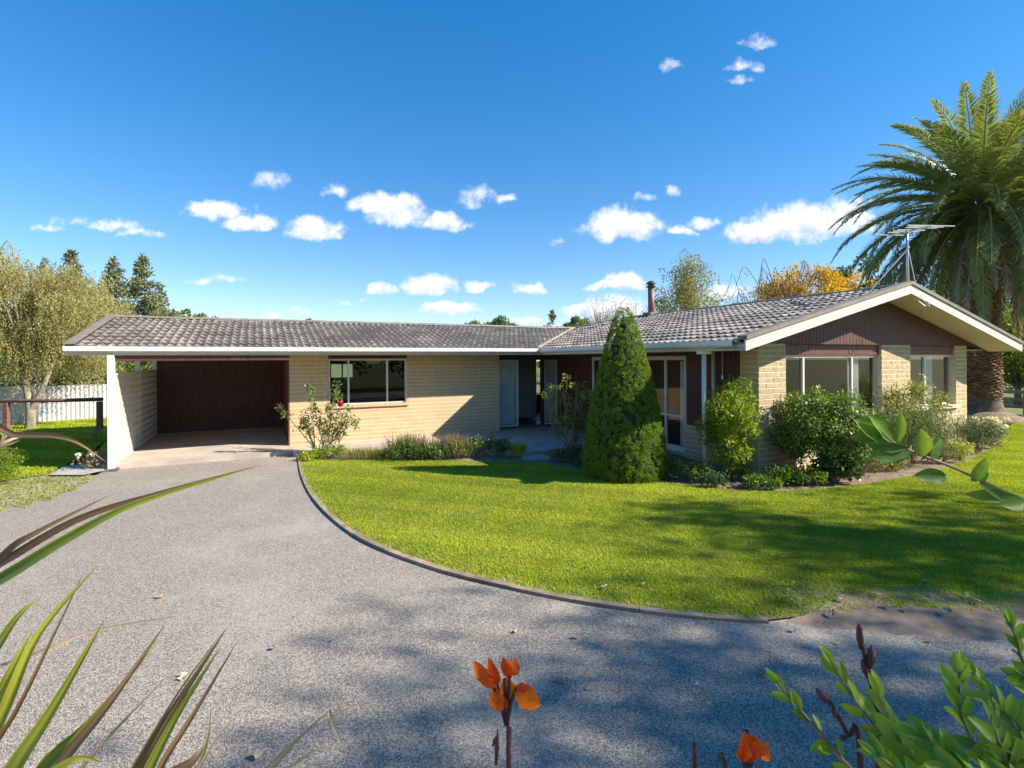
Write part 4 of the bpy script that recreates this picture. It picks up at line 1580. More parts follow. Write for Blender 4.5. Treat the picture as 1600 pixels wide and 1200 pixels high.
b, tz = far(940, 50, 468)
bare_tree('bare_shrub', b, tz + .1, 2.3, 60, 'leafless pale twiggy tree left of the flue', buds=('birch', 700, .12))
b, tz = far(990, 52, 470)
bare_tree('bare_shrub', b, tz + .1, 2.2, 50, 'leafless twiggy tree directly behind the pointed spruce', buds=('birch', 500, .12))
b, tz = far(1178, 34, 432)
bare_tree('weeping_tree', b, tz + .1, 1.9, 16, 'weeping tree with bare arching branches above the ridge', 'bark', ('russet', 900, .09), True, .028)
b, tz = far(1232, 30, 410)
bare_tree('weeping_tree', b, tz + .1, 2.3, 26, 'weeping tree with dark arching branches in front of the orange crown', 'bark', ('russet', 2600, .09), True, .030)
b, tz = far(1160, 60, 462)
tree('round_tree', b, tz, 2.6, 3.0, 2600, .32, 'deep', 'small dark green treetop below the bare arching branches', 'tree', clumps=26)
b, tz = far(1256, 31, 414)
tree('autumn_tree', b, tz, 2.9, 2.0, 17000, .14, 'autumn', 'orange autumn tree with weeping twigs over the ridge', 'tree', clumps=90, airy=.5)
b, tz = far(1316, 32, 416)
tree('autumn_tree', b, tz, 1.9, 2.0, 10000, .14, 'autumn', 'golden yellow autumn tree beside the palm', 'tree', clumps=60, airy=.5)
b, tz = far(1325, 48, 404)
tree('round_tree', b, tz, 2.9, 4.0, 3500, .32, 'deep', 'dark evergreen treetop behind the yellow tree', 'tree', clumps=34)
# greenery at the right behind the palm
for (px, d, yt, sp, cz, n_, lab) in ((1590, 24, 486, 2.1, .5, 9000, 'bright green hedge tree behind the palm trunk'), (1660, 25, 470, 2.4, .5, 8000, 'broad green hedge tree at the far right edge'),
                                     (1625, 30, 440, 2.6, 1.0, 7000, 'taller green tree behind the hedge trees at the right'), (1490, 33, 520, 2.4, .4, 5000, 'green hedge tree hidden behind the gable wing')):
    b, tz = far(px, d, yt)
    tree('hedge_tree', b, tz, sp, cz, n_, .15, 'hedge', lab, 'tree', 'hedge trees behind the palm', clumps=70)
# dark trees left of the house, behind the screen and fence
for (px, d, yt, sp, mat, lab) in ((150, 24, 560, 1.7, 'farwood', 'dark green shrub between the weeping tree and the carport post'), (215, 27, 540, 2.2, 'hedge', 'leafy tree seen over the pierced screen, nearest the back'),
                                  (188, 30, 545, 2.4, 'deep', 'dark tree seen over the pierced screen, nearest the front post'), (60, 34, 540, 3.4, 'farwood', 'dark bushy tree behind the corrugated fence'), (-40, 34, 520, 3.6, 'farwood', 'bushy tree behind the fence at the left edge')):
    b, tz = far(px, d, yt)
    tree('screen_tree', b, tz, sp, .3, 6000, .17, mat, lab, 'tree', None, clumps=60)

# ---- weeping willow-like tree at the left
wb = gp(46, 670, GZL)
wt = empty('weeping_willow', tuple(wb), 0, 'large pale olive weeping tree at the left beside the fence', 'tree')
m = MB()
m.tube(smoothline([(0, 0, -.1), (.05, 0, .5), (-.15, .1, 1.2), (-.5, .2, 2.4), (-.6, .3, 3.6)], 4), np.linspace(.15, .05, 17), 8)
m.tube(smoothline([(.02, 0, .55), (.35, .1, 1.3), (.6, .3, 2.4), (1.0, .4, 3.4)], 4), np.linspace(.10, .04, 13), 8)
wc = []
for i in range(90):
    q = ellips(1, 3.4, 3.0, 1.9, .30, -.8)
    while len(q) == 0:
        q = ellips(1, 3.4, 3.0, 1.9, .30, -.8)
    q = q[0] * [.85, 1, 1] + np.array([-1.0, .6, 3.85])
    wc.append(q)
    if i < 26:
        m.tube(smoothline([(-.2, .1, 1.6 + rng.random()), q * [.5, .5, 1] + [0, 0, .2], q], 3), np.linspace(.04, .008, 7), 5)
m.build('trunk', M['palebark'], wt, True)
for px in (60, 100, 135, 160):
    p = at(px, 505 + (px - 60) * .35, 17.6) - wb
    wc.append(p)
    wc.append(p + rng.normal(size=3) * .3 + np.array([0, 0, -.5]))
wc = np.array(wc)
parts = []
nst = 9500
ci = rng.integers(len(wc), size=nst)
st_ = wc[ci] + rvec(nst) * (.55 * rng.random((nst, 1)) ** .5 + .05) * np.array([1.1, 1.1, .7])
ln = .4 + 1.3 * rng.random(nst) ** 1.5
hd = rvec(nst) * [1, 1, 0]
tc_ = rng.random(len(wc))[ci] * .55
for k_ in range(15):
    f = k_ / 14
    P = st_ + hd * (.28 * f * (1 - .4 * f)) + np.stack([0 * ln, 0 * ln, .10 * f - ln * f ** 1.6], 1) + rng.normal(size=(nst, 3)) * .012
    D = rvec(nst) * .7 + np.array([0, 0, -.8])
    L = .085 * (.7 + .6 * rng.random(nst))
    parts.append(leaves(P, D, rvec(nst), L, L / 3.4, tint=(tc_ + .45 * rng.random(nst)).clip(0, 1)))
foliage('crown', cat(parts), M['willow'], wt)

# ---- the date palm
PD = 18.0
pb = at(1535, 600, PD)
palm = empty('palm_tree', (pb[0], pb[1], GZ), 0, 'tall date palm with a thick shaggy trunk behind the gable corner', 'palm')
CZ = 7.5
m = MB()
zz = np.linspace(-.1, 7.3, 26)
rr = .43 + .05 * np.sin(zz * 1.1) + .50 * np.exp(-zz / .35)
m.tube(np.stack([0 * zz, 0 * zz, zz], 1), rr * .93, 18)
m.build('trunk', M['palmroot'], palm, True)
# old leaf bases in spiral rows
bm_ = []
V0 = np.array([(-.15, 0, -.04), (.15, 0, -.04), (.09, .075, .035), (-.09, .075, .035), (0, .01, .07), (0, -.02, -.07)])
F0 = [(0, 5, 1), (0, 1, 2, 3), (3, 2, 4), (0, 3, 4), (1, 4, 2), (0, 4, 1)]
bootme = [mesh('leaf_base', V0 * (1, 1, s), F0, mats=(M['palmbark'],)) for s in (.6, .75, .9)]
RV_, RF_ = [], []
cnt = 0
seen = []
for i in range(1150):
    z = .45 + i * .0058
    a = i * 2.39996
    r_ = .415 + .05 * math.sin(z * 1.1)
    facing = math.cos(a - math.atan2(-pb[1], -pb[0]))
    seen.append((facing, z, a, r_))
seen.sort(key=lambda s: -s[0])
for i, (fc, z, a, r_) in enumerate(seen):
    rot = Matrix.Translation((math.cos(a) * r_, math.sin(a) * r_, z)) @ Matrix.Rotation(a - math.pi / 2, 4, 'Z') @ Matrix.Rotation(rng.normal() * .15, 4, 'Y') @ Matrix.Rotation(rng.normal() * .2, 4, 'X')
    if i < 290:
        o = ob('leaf_base', bootme[i % 3], palm)
        o.matrix_local = rot
    else:
        A = np.array(rot)
        V = V0 @ A[:3, :3].T + A[:3, 3]
        k_ = len(RV_)
        RV_.extend(V.tolist())
        RF_.extend([tuple(x + k_ for x in f) for f in F0])
tag(ob('leaf_bases', mesh('leaf_bases', RV_, RF_, mats=(M['palmbark'],)), palm), kind='stuff')


def frond(az, el, L, droop, mat, nl=104, ll=.56, name='frond', close=1.0, tbase=.4):
    n = 18
    ds = L / n
    e = el
    p = np.array([math.cos(az) * .35, math.sin(az) * .35, CZ - .25 + .35 * math.sin(el)])
    pts, dirs = [p.copy()], []
    twist = rng.normal() * .12
    for i in range(n):
        h = np.array([math.cos(az + twist * i / n), math.sin(az + twist * i / n), 0])
        d = h * math.cos(e) + np.array([0, 0, math.sin(e)])
        dirs.append(d)
        p = p + d * ds
        pts.append(p.copy())
        e = max(e - droop / n * (0.55 + 0.9 * i / n), -1.52)
    pts = np.array(pts)
    m = MB()
    m.tube(pts, np.linspace(.055, .008, n + 1), 4, False)
    RV2 = np.array(m.V)
    RF2 = np.array(m.F)
    parts = [(RV2, RF2, np.full(len(RV2), .75))]
    t = np.repeat(np.linspace(.10, .995, nl), 2)
    side = np.tile([1.0, -1.0], nl)
    f = t * n
    i0 = np.minimum(f.astype(int), n - 1)
    P = pts[i0] + (pts[i0 + 1] - pts[i0]) * (f - i0)[:, None]
    T = np.array(dirs)[i0]
    S = unit(np.cross(T, [0, 0, 1.0]) + 1e-4)
    U_ = np.cross(S, T)
    k_ = len(t)
    w_ = .75 * close
    D = T * (.45 + .55 * t[:, None]) + S * side[:, None] * w_ + U_ * (.22 - .15 * t[:, None]) + rng.normal(size=(k_, 3)) * .13 + np.array([0, 0, -.12])
    Ln = ll * (np.sin(np.clip(t, .05, 1) * math.pi * .86 + .25)).clip(.25, 1) * (.85 + .3 * rng.random(k_))
    parts.append(leaves(P, D, U_ + S * side[:, None] * .4, Ln, .046, fold=.15, mid=.4, tint=(tbase + .22 * rng.normal(size=k_)).clip(0, 1)))
    V, F, Tn = cat(parts)
    return ob(name, mesh(name, V, F, tint=Tn, mats=(M[mat],)), palm)


for i in range(40):
    frond(i * 2.39996 + rng.normal() * .1, R(87 - i * 1.25), 3.7 + .4 * rng.random(), R(42 + 24 * rng.random()), 'frond', tbase=.55 + .25 * rng.random())
for i in range(56):
    frond(i * 2.39996 + rng.normal() * .1, R(48 - i * .85), 4.4 + .4 * rng.random(), R(68 + 26 * rng.random()), 'frond', tbase=.38 + .3 * rng.random())
for i in range(66):
    frond(i * 2.39996 + 1 + rng.normal() * .15, R(6 - i * .68), 4.2 + .5 * rng.random(), R(72 + 22 * rng.random()), 'frond', tbase=.2 + .4 * rng.random())
for i in range(66):
    frond(i * 2.39996 + .5 + rng.normal() * .2, R(-20 - i * .75), 4.1 + .9 * rng.random(), R(58), 'deadfrond', nl=48, ll=.45, name='dead_frond', close=.6, tbase=.5)
# raised root mound
mm = ellips(1, 1, 1, 1)
m = MB()
m.tube([(0, 0, -.12), (0, 0, .12), (0, 0, .34)], [1.35, 1.0, .55], 20)
m.build('root_mound', M['soil'], palm, True)

# right-hand fence
q0, q1 = at(1548, 600, 20.5), at(1720, 600, 18.5)
rfn = empty('post_and_rail_fence', (q0[0], q0[1], 0), math.atan2(q1[1] - q0[1], q1[0] - q0[0]), 'weathered post and rail fence beside the palm', 'fence')
LL = float(np.hypot(*(q1 - q0)[:2]))
for i in range(4):
    MB().box(i * LL / 3 - .06, i * LL / 3 + .06, -.06, .06, -.16, .80).build('post', M['greytimber'], rfn)
for z in (.08, .36, .64):
    MB().box(-.1, LL + .1, -.105, -.065, z, z + .13).build('rail', M['greytimber'], rfn)

# ------------------------------------------------------------------ clipped spruce cone
sb = gp(976, 742, GZL)
sp_ = empty('spruce_cone', tuple(sb), 0, 'dense pointed dwarf spruce clipped into a tall green cone on the lawn edge', 'conifer')
HC, RC = 3.14, .83


def cone_r(f):
    return RC * (.97 * (1 - f) ** .60 * (1 - .10 * f)) * (.90 + .12 * np.minimum(f * 6, 1)) + .01


nc = 3600
f = 1 - (1 - rng.random(nc) * .999) ** (1 / 1.6)
a = rng.random(nc) * 6.283
r_ = cone_r(f) * (.97 + .022 * rng.normal(size=nc) + .03 * np.sin(a * 5 + f * 19) * np.sin(f * 31 + a * 3))
cc_ = np.stack([np.cos(a) * r_, np.sin(a) * r_, .03 + f * (HC - .06)], 1)
cr_ = (.024 + .030 * rng.random(nc)) * (1 - .3 * f)
nl = 150000
idx = rng.choice(nc, nl, p=(cr_ * (1 + .5 * f)) ** 2 / ((cr_ * (1 + .5 * f)) ** 2).sum())
d = rvec(nl)
outw = np.stack([np.cos(a[idx]), np.sin(a[idx]), np.full(nl, .30)], 1)
flip = (d * outw).sum(1) < -.15
d[flip] *= -1
P = cc_[idx] + d * (cr_[idx] * rng.random(nl) ** .25)[:, None]
D = unit(d * .9 + rvec(nl) * .7 + np.array([0, 0, .3]))
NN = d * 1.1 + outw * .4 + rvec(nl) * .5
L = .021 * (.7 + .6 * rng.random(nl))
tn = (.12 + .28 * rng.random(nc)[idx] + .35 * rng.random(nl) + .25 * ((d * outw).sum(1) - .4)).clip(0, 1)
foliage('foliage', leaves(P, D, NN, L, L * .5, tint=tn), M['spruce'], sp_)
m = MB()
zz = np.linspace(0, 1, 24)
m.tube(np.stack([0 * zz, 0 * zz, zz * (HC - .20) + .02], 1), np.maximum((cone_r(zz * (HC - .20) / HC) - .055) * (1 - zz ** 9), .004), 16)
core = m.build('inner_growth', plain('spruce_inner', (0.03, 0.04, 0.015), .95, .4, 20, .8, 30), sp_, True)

# ------------------------------------------------------------------ garden plants
def base(px, py, z=GZL):
    return tuple(gp(px, py, z))


# climbing-leaf shrub beside the white post
bl = base(1146, 748)
t = bush('nandina_shrub', bl, .50, .45, 1.72, 7200, .085, M['nandina'], 'upright yellow green bamboo-like shrub beside the white verandah post', clumps=90, aspect=3.4, cr=.13, stems=16, base=.05, zmin=-1, stemmat=M['twigpale'], up=-.25)
bush('camellia_shrub', tuple(at(1290, 740, 9.35) * [1, 1, 0] + [0, 0, GZL]), .86, .72, 1.48, 22000, .050, M['camellia'], 'rounded glossy dark green shrub under the large gable window', clumps=420, aspect=1.7, cr=.075, base=.14, zmin=-.8)
bush('olive_shrub', tuple(at(1424, 700, 11.0) * [1, 1, 0] + [0, 0, GZL]), .68, .5, 1.62, 2600, .06, M['olive'], 'loose yellowish shrub in front of the small gable window', clumps=60, aspect=2.4, cr=.12, base=.45, zmin=-.8, stems=16, stemmat=M['twigpale'])
bush('rosemary_shrub', tuple(at(1428, 722, 10.5) * [1, 1, 0] + [0, 0, GZL]), .72, .60, 1.06, 14000, .075, M['rosemary'], 'soft grey green rosemary mound in front of the block wall', clumps=130, aspect=8, cr=.13, base=.02, zmin=-.6, up=.9)
t = bush('daisy_shrub', tuple(at(1527, 706, 11.7) * [1, 1, 0] + [0, 0, GZL]), .52, .45, .74, 5200, .05, M['grey'], 'silvery shrub with white flower heads at the house corner', clumps=80, aspect=3, cr=.14, base=.02, zmin=-.7)
for k_ in range(11):
    q = np.array([-.25 + .75 * rng.random(), -.1 - .3 * rng.random(), .55 + .25 * rng.random()])
    foliage('flower_head', clumped(q[None], np.array([.055]), 40, .04, 1.2, flat=.6), M['whitepetal'], t)
bush('low_brown_shrub', tuple(at(1345, 745, 9.5) * [1, 1, 0] + [0, 0, GZL]), .42, .35, .62, 1800, .05, M['heather'], 'low brownish twiggy shrub between the glossy shrub and the rosemary', clumps=40, cr=.16, base=.02, aspect=2.2, stems=12)
bush('dark_leaf_plant', base(1305, 752), .34, .28, .42, 900, .09, M['deep'], 'dark broad leaved plant below the glossy shrub', 'plant', clumps=26, cr=.2, base=.02, aspect=1.5)
# ground plants along the bed, each its own thing
spots = [(1052, 748, .26, .30, 'midgreen', 'leafy green plant at the right foot of the spruce cone'), (1088, 752, .26, .26, 'rose', 'pale leafy plant at the foot of the white verandah post'),
         (1118, 760, .2, .2, 'deep', 'broad leaf clump left of the foot of the bamboo-like shrub'), (1185, 762, .3, .16, 'midgreen', 'low green plant right of the bamboo-like shrub foot'),
         (1222, 757, .34, .24, 'midgreen', 'leafy low plant below the left side of the glossy shrub'), (1262, 757, .28, .26, 'hedge', 'bright low plant on the lawn edge below the glossy shrub'),
         (1385, 735, .30, .22, 'olive', 'small olive plant at the left foot of the rosemary'), (1470, 722, .3, .2, 'heather', 'brownish low plant at the right foot of the rosemary'),
         (1500, 712, .25, .25, 'lime', 'small lime plant between the rosemary and the silvery shrub'), (1030, 742, .24, .2, 'deep', 'dark plant tucked against the spruce cone'),
         (925, 728, .30, .22, 'blue', 'blue green plant at the left foot of the spruce cone'), (902, 724, .34, .30, 'deep', 'deep green drooping plant left of the spruce cone'), (872, 720, .24, .2, 'heather', 'reddish low plant below the leggy shrub'),
         (812, 714, .24, .26, 'lime', 'lime green mound at the corner of the patio'), (775, 713, .34, .34, 'deep', 'dark green leafy clump left of the lime mound'), (745, 713, .28, .34, 'midgreen', 'green clump with yellow tips in front of the patio corner'), (684, 718, .3, .3, 'midgreen', 'green foliage in front of the reddish spikes'),
         (630, 718, .36, .34, 'midgreen', 'bright leafy clump at the left of the reddish spikes'), (484, 718, .24, .12, 'lime', 'yellow green cushion where the drive meets the bed'), (520, 715, .35, .22, 'hedge', 'green clump under the rose bush'), (1550, 700, .2, .2, 'grey', 'small grey plant beyond the silvery shrub'),
         (655, 718, .3, .26, 'deep', 'dark clump below the middle of the reddish spikes'), (715, 716, .3, .28, 'olive', 'olive clump below the right of the reddish spikes')]
for (px, py, r_, h_, mt, lab) in spots:
    bush('bed_plant', base(px, py), r_, r_ * .8, h_, int(900 * r_ / .3), .05, M[mt], lab, 'plant', 'low plants in the garden bed', clumps=22, cr=.2, base=.0, zmin=-.2, aspect=2.2, stems=4)


def tufts(name, loc, rx, ry, h, n, mat, label, w=.010, cat_='plant', group=None, spread=.35):
    """upright blades or spikes"""
    t = empty(name, loc, 0, label, cat_, group)
    P = np.stack([rng.normal(size=n) * rx * .5, rng.normal(size=n) * ry * .5, np.zeros(n)], 1)
    D = unit(np.array([0, 0, 1.0]) + rvec(n) * spread)
    L = h * (.5 + .5 * rng.random(n))
    foliage('blades', leaves(P, D, rvec(n), L, w, fold=.1, mid=.5, tint=rng.random(n)), M[mat], t)
    return t


tufts('heather_clump', base(640, 714), .45, .3, .62, 700, 'heather', 'reddish brown flower spikes standing below the window, left half', .013)
tufts('heather_clump', base(703, 714), .40, .3, .60, 650, 'heather', 'reddish brown flower spikes right of the window, next to the patio', .013)
tufts('grass_tuft', base(565, 716), .5, .2, .30, 700, 'olive', 'pale grassy tuft in front of the path by the rose bush', .008)
tufts('grass_tuft', base(600, 716), .3, .2, .26, 420, 'hedge', 'green grassy tuft left of the reddish spikes', .008)
tufts('strap_plant', base(1215, 765), .1, .1, .25, 40, 'hedge', 'small strap leaved plant on the lawn edge', .016)
tufts('strap_plant', base(1500, 722), .12, .1, .26, 50, 'hedge', 'strap leaved plant in front of the silvery shrub', .016)
tufts('dry_stalks', base(767, 695, -.05), .10, .08, .55, 60, 'dry', 'pale dry stalks standing against the block wall by the patio', .012)
t = bush('white_flower_plant', base(146, 732), .28, .25, .30, 500, .045, M['heather'], 'small dark plant with white flowers beside the carport post', 'plant', clumps=24, cr=.2, base=0)
for k_ in range(5):
    q = np.array([rng.normal() * .1, -.1 + rng.normal() * .06, .26 + .06 * rng.random()])
    foliage('flower', clumped(q[None], np.array([.03]), 22, .035, 1.2), M['whitepetal'], t)
tufts('strap_plant', base(150, 690), .2, .2, .45, 130, 'olive', 'grassy weed growing beside the carport screen', .008)
bush('clipped_bush', tuple(at(-6, 730, 9.2) * [1, 1, 0] + [0, 0, GZL]), .35, .35, .62, 4200, .035, M['hedge'], 'small clipped green bush at the left edge of the drive', clumps=60, cr=.16, base=0, zmin=-.6)
tufts('cordyline_tuft', tuple(at(0, 700, 8.6)), .03, .03, .5, 40, 'dry', 'dry strappy leaf tips at the left edge above the clipped bush', .02, spread=1.1)


def rosebush(loc, canes, leafmat_, label, n_, bloom=None, name='rose_bush', leaf=.05, stem='twigpale'):
    t = empty(name, loc, 0, label, 'shrub')
    pts_all = []
    for cpts in canes:
        p = smoothline(cpts, 5)
        MB().tube(p, np.linspace(.013, .005, len(p)), 5).build('cane', M[stem], t)
        pts_all.append(p)
    cs = []
    for p in pts_all:
        for k_ in range(len(p)):
            if k_ > len(p) * .35 and rng.random() < .75:
                cs.append(p[k_] + rng.normal(size=3) * .045)
    cs = np.array(cs)
    foliage('foliage', clumped(cs, np.full(len(cs), .085), n_, leaf, 1.7), M[leafmat_], t)
    if bloom is not None:
        foliage('bloom', clumped(np.array([bloom]), np.array([.05]), 70, .05, 1.1, shell=1.0), M['rosered'], t)
    return t


rb = np.array(base(505, 712))
canes = []
for (px, py) in ((437, 636), (474, 648), (487, 612), (500, 640), (486, 598), (527, 600), (525, 615), (510, 655), (545, 650), (558, 655), (536, 665), (520, 632), (478, 665), (528, 640), (545, 640), (470, 655), (512, 672)):
    tip = at(px, py, rb[1] + rng.normal() * .15) - rb
    bb_ = np.array([rng.normal() * .12 - (.12 if px < 450 else 0), rng.normal() * .06, 0])
    md = (bb_ + tip) / 2 + np.array([tip[0] * .12, 0, .12 * tip[2]])
    canes.append([bb_, md, tip])
rosebush(tuple(rb), canes, 'rose', 'leggy rose bush with one red bloom in front of the block wall', 2600, at(532, 632, rb[1] - .2) - rb)
rb = np.array(base(893, 712, -.05))
canes = []
for (px, py) in ((852, 620), (862, 608), (886, 592), (880, 605), (900, 600), (915, 604), (922, 612), (908, 618), (896, 625), (925, 625), (905, 596), (860, 625), (888, 615), (914, 630), (925, 604), (875, 618)):
    tip = at(px, py, rb[1] + rng.normal() * .2) - rb
    bb_ = np.array([rng.normal() * .08, rng.normal() * .06, 0])
    md = (bb_ + tip) / 2 + np.array([tip[0] * .3, 0, -.05])
    canes.append([bb_, md, tip])
rosebush(tuple(rb), canes, 'olive', 'leggy bare stemmed shrub with leaves on top at the patio edge', 2100, None, 'leggy_shrub', .05, 'twig')

# ------------------------------------------------------------------ shade trees right of the frame (they cast the dapple on lawn and drive)
LSUN = np.array([-SUN_DIR[0], -SUN_DIR[1]]) / math.hypot(*SUN_DIR)


def shade_tree(gx, gy, hz, spread, n_, lab, airy=.5, clumps=46, size=.16, low=.45):
    """stands where its crown's shade falls on the ground point gx, gy"""
    s = hz / math.tan(SUN_EL)
    p = np.array([gx - LSUN[0] * s, gy - LSUN[1] * s, GZ])
    return tree('shade_tree', p, hz + spread * .9, spread, hz - spread * .8, n_, size, 'shade', lab, 'tree', 'trees along the right-hand side', clumps=clumps, airy=airy, trunk=.16)


rng = np.random.default_rng(8)
shade_tree(4.7, 2.75, 10.0, 3.0, 4300, 'leafy tree right of the drive, nearest the road', clumps=80)
shade_tree(1.7, 2.75, 10.5, 2.2, 1700, 'tall leafy tree set back behind the others right of the drive', clumps=50)
shade_tree(6.6, 5.9, 9.0, 2.5, 2900, 'leafy tree at the right of the lawn', clumps=60)
shade_tree(4.0, 6.2, 9.5, 1.7, 1500, 'slim leafy tree behind the others at the right of the lawn', clumps=34)
shade_tree(.9, 1.2, 9.5, 2.6, 2900, 'leafy tree right of the camera', clumps=70)

# ------------------------------------------------------------------ foreground plants
def strip(name, pts, width, mat, parent, tint=.5, n=14, fold=.25, wprof=None, face=None):
    """a strap leaf along a curve, with a folded keel"""
    p = smoothline(pts, max(2, n // (len(pts) - 1)))
    T = unit(np.gradient(p, axis=0))
    fc = np.array([0.15, -1.0, .25]) if face is None else np.array(face)
    S = unit(np.cross(T, fc))
    N = unit(np.cross(S, T))
    t = np.linspace(0, 1, len(p))
    w = width * (np.minimum(1, .55 + t * 1.6) * (1 - t ** 2.6) + .02) if wprof is None else width * wprof(t)
    nc_ = 9
    cs_ = np.linspace(-1, 1, nc_)
    V = np.stack([p + S * (w * c_ / 2)[:, None] - N * (w * fold * (1 - abs(c_)))[:, None] for c_ in cs_], 1).reshape(-1, 3)
    F = []
    for i in range(len(p) - 1):
        for k_ in range(nc_ - 1):
            F.append((nc_ * i + k_, nc_ * i + k_ + 1, nc_ * (i + 1) + k_ + 1, nc_ * (i + 1) + k_))
    st = rng.normal(size=nc_) * .16 + .12 * np.cos(cs_ * 3)
    tt = tint * .75 + .22 * (t[:, None] - .4) + st[None, :] + rng.normal(size=(len(p), nc_)) * .05
    tt = tt.clip(0, .82)
    tipb = (t[:, None] - .80 - .12 * rng.random(nc_)[None, :]) * 6
    tt = np.maximum(tt, np.clip(tipb, 0, 1))
    if mat == 'flax':
        tt[:, 0] = np.maximum(tt[:, 0], .95)
        tt[:, -1] = np.maximum(tt[:, -1], .93)
    return ob(name, mesh(name, V, F, tint=tt.ravel(), mats=(M[mat],), shade=True), parent)


fb = np.array([-1.75, 1.55, GZ])
flax = empty('flax_plant', tuple(fb), 0, 'large flax with long yellow green strap leaves at the lower left corner', 'plant')
# (pixel path nearest camera, depths, width, material, tint)
FLX = [([(-60, 1260), (10, 1100), (60, 990), (152, 884)], (1.45, 1.5, 1.55, 1.6), .046, 'flax', .75),
       ([(-60, 1120), (-10, 1020), (30, 960), (62, 935)], (1.5, 1.5, 1.52, 1.55), .035, 'flax', .6),
       ([(-40, 1330), (15, 1210), (80, 1110), (163, 968)], (1.35, 1.4, 1.45, 1.5), .062, 'flax', .35),
       ([(20, 1330), (90, 1200), (170, 1100), (258, 975)], (1.35, 1.4, 1.45, 1.5), .040, 'flaxbrown', .5),
       ([(20, 1350), (60, 1210), (140, 1130), (240, 1010)], (1.38, 1.42, 1.47, 1.52), .048, 'flax', .2),
       ([(150, 1350), (205, 1220), (270, 1110), (355, 980)], (1.3, 1.35, 1.4, 1.45), .042, 'flaxbrown', .35),
       ([(170, 1360), (220, 1230), (275, 1120), (345, 1010)], (1.28, 1.33, 1.38, 1.42), .038, 'flax', .25),
       ([(190, 1360), (245, 1210), (300, 1120), (372, 1000)], (1.34, 1.38, 1.42, 1.46), .026, 'flaxbrown', .6),
       ([(-120, 1010), (0, 872), (60, 830), (175, 772)], (1.15, 1.1, 1.1, 1.15), .021, 'flaxbrown', .2),
       ([(-150, 990), (0, 905), (110, 838), (215, 786), (390, 732)], (1.05, 1.0, 1.0, 1.02, 1.1), .027, 'flax', .15),
       ([(-150, 960), (0, 880), (120, 812), (250, 770), (410, 726)], (1.15, 1.12, 1.12, 1.14, 1.2), .022, 'flaxbrown', .3),
       ([(-80, 672), (20, 679), (85, 681), (125, 693), (166, 722)], (1.2, 1.2, 1.2, 1.2, 1.22), .017, 'flaxbrown', .75),
       ([(-40, 1225), (60, 1215), (120, 1185), (160, 1192)], (1.2, 1.2, 1.22, 1.25), .03, 'flax', .7),
       ([(300, 1330), (380, 1240), (470, 1150), (588, 1085)], (1.5, 1.5, 1.52, 1.55), .010, 'flaxdry', .5),
       ([(310, 1330), (400, 1230), (460, 1160), (515, 1110)], (1.45, 1.45, 1.48, 1.5), .022, 'flaxdry', .2),
       ([(380, 1240), (450, 1200), (500, 1170), (540, 1180)], (1.5, 1.5, 1.5, 1.52), .012, 'flaxdry', .6),
       ([(515, 1108), (520, 1130), (528, 1150), (536, 1170)], (1.5, 1.5, 1.5, 1.5), .010, 'flaxdry', .9),
       ([(270, 1300), (310, 1200), (325, 1150), (330, 1100)], (1.5, 1.5, 1.5, 1.5), .016, 'flaxdry', .4),
       ([(-60, 1060), (60, 1020), (150, 985), (280, 962)], (1.6, 1.6, 1.65, 1.7), .010, 'flaxdry', .7),
       ([(180, 1330), (245, 1230), (300, 1190), (318, 1165)], (1.3, 1.3, 1.32, 1.35), .045, 'flaxbrown', .7),
       ([(-120, 800), (-30, 720), (10, 690), (45, 680)], (1.3, 1.3, 1.3, 1.35), .02, 'flaxdry', .5),
       ([(-60, 1240), (20, 1120), (80, 1000), (133, 890)], (1.5, 1.52, 1.56, 1.6), .018, 'flaxbrown', .3),
       ([(-30, 1300), (40, 1180), (110, 1060), (178, 980)], (1.45, 1.47, 1.5, 1.55), .014, 'flaxdry', .3),
       ([(40, 1340), (120, 1210), (190, 1130), (268, 1050)], (1.4, 1.42, 1.46, 1.5), .016, 'flaxdry', .5),
       ([(120, 1330), (200, 1210), (280, 1080), (350, 985)], (1.42, 1.45, 1.48, 1.5), .012, 'flaxbrown', .7),
       ([(230, 1330), (300, 1220), (340, 1150), (385, 1105)], (1.4, 1.42, 1.45, 1.48), .012, 'flaxdry', .6),
       ([(-90, 1300), (-30, 1150), (10, 1060), (50, 985)], (1.5, 1.5, 1.5, 1.55), .05, 'flax', .5)]
for (pp, dd, wdt, mt, tn) in FLX:
    pts = [at(x, y, d_) - fb for (x, y), d_ in zip(pp, dd)]
    r0 = np.array([rng.normal() * .12, rng.normal() * .08, 0])
    first = pts[0]
    if not (mt == 'flaxdry' and wdt < .012 and pp[0][1] < 1200):
        pts = [r0, r0 * .3 + first * .6 + np.array([0, 0, .12])] + pts
    strip('leaf', pts, wdt, mt, flax, tn, n=24)


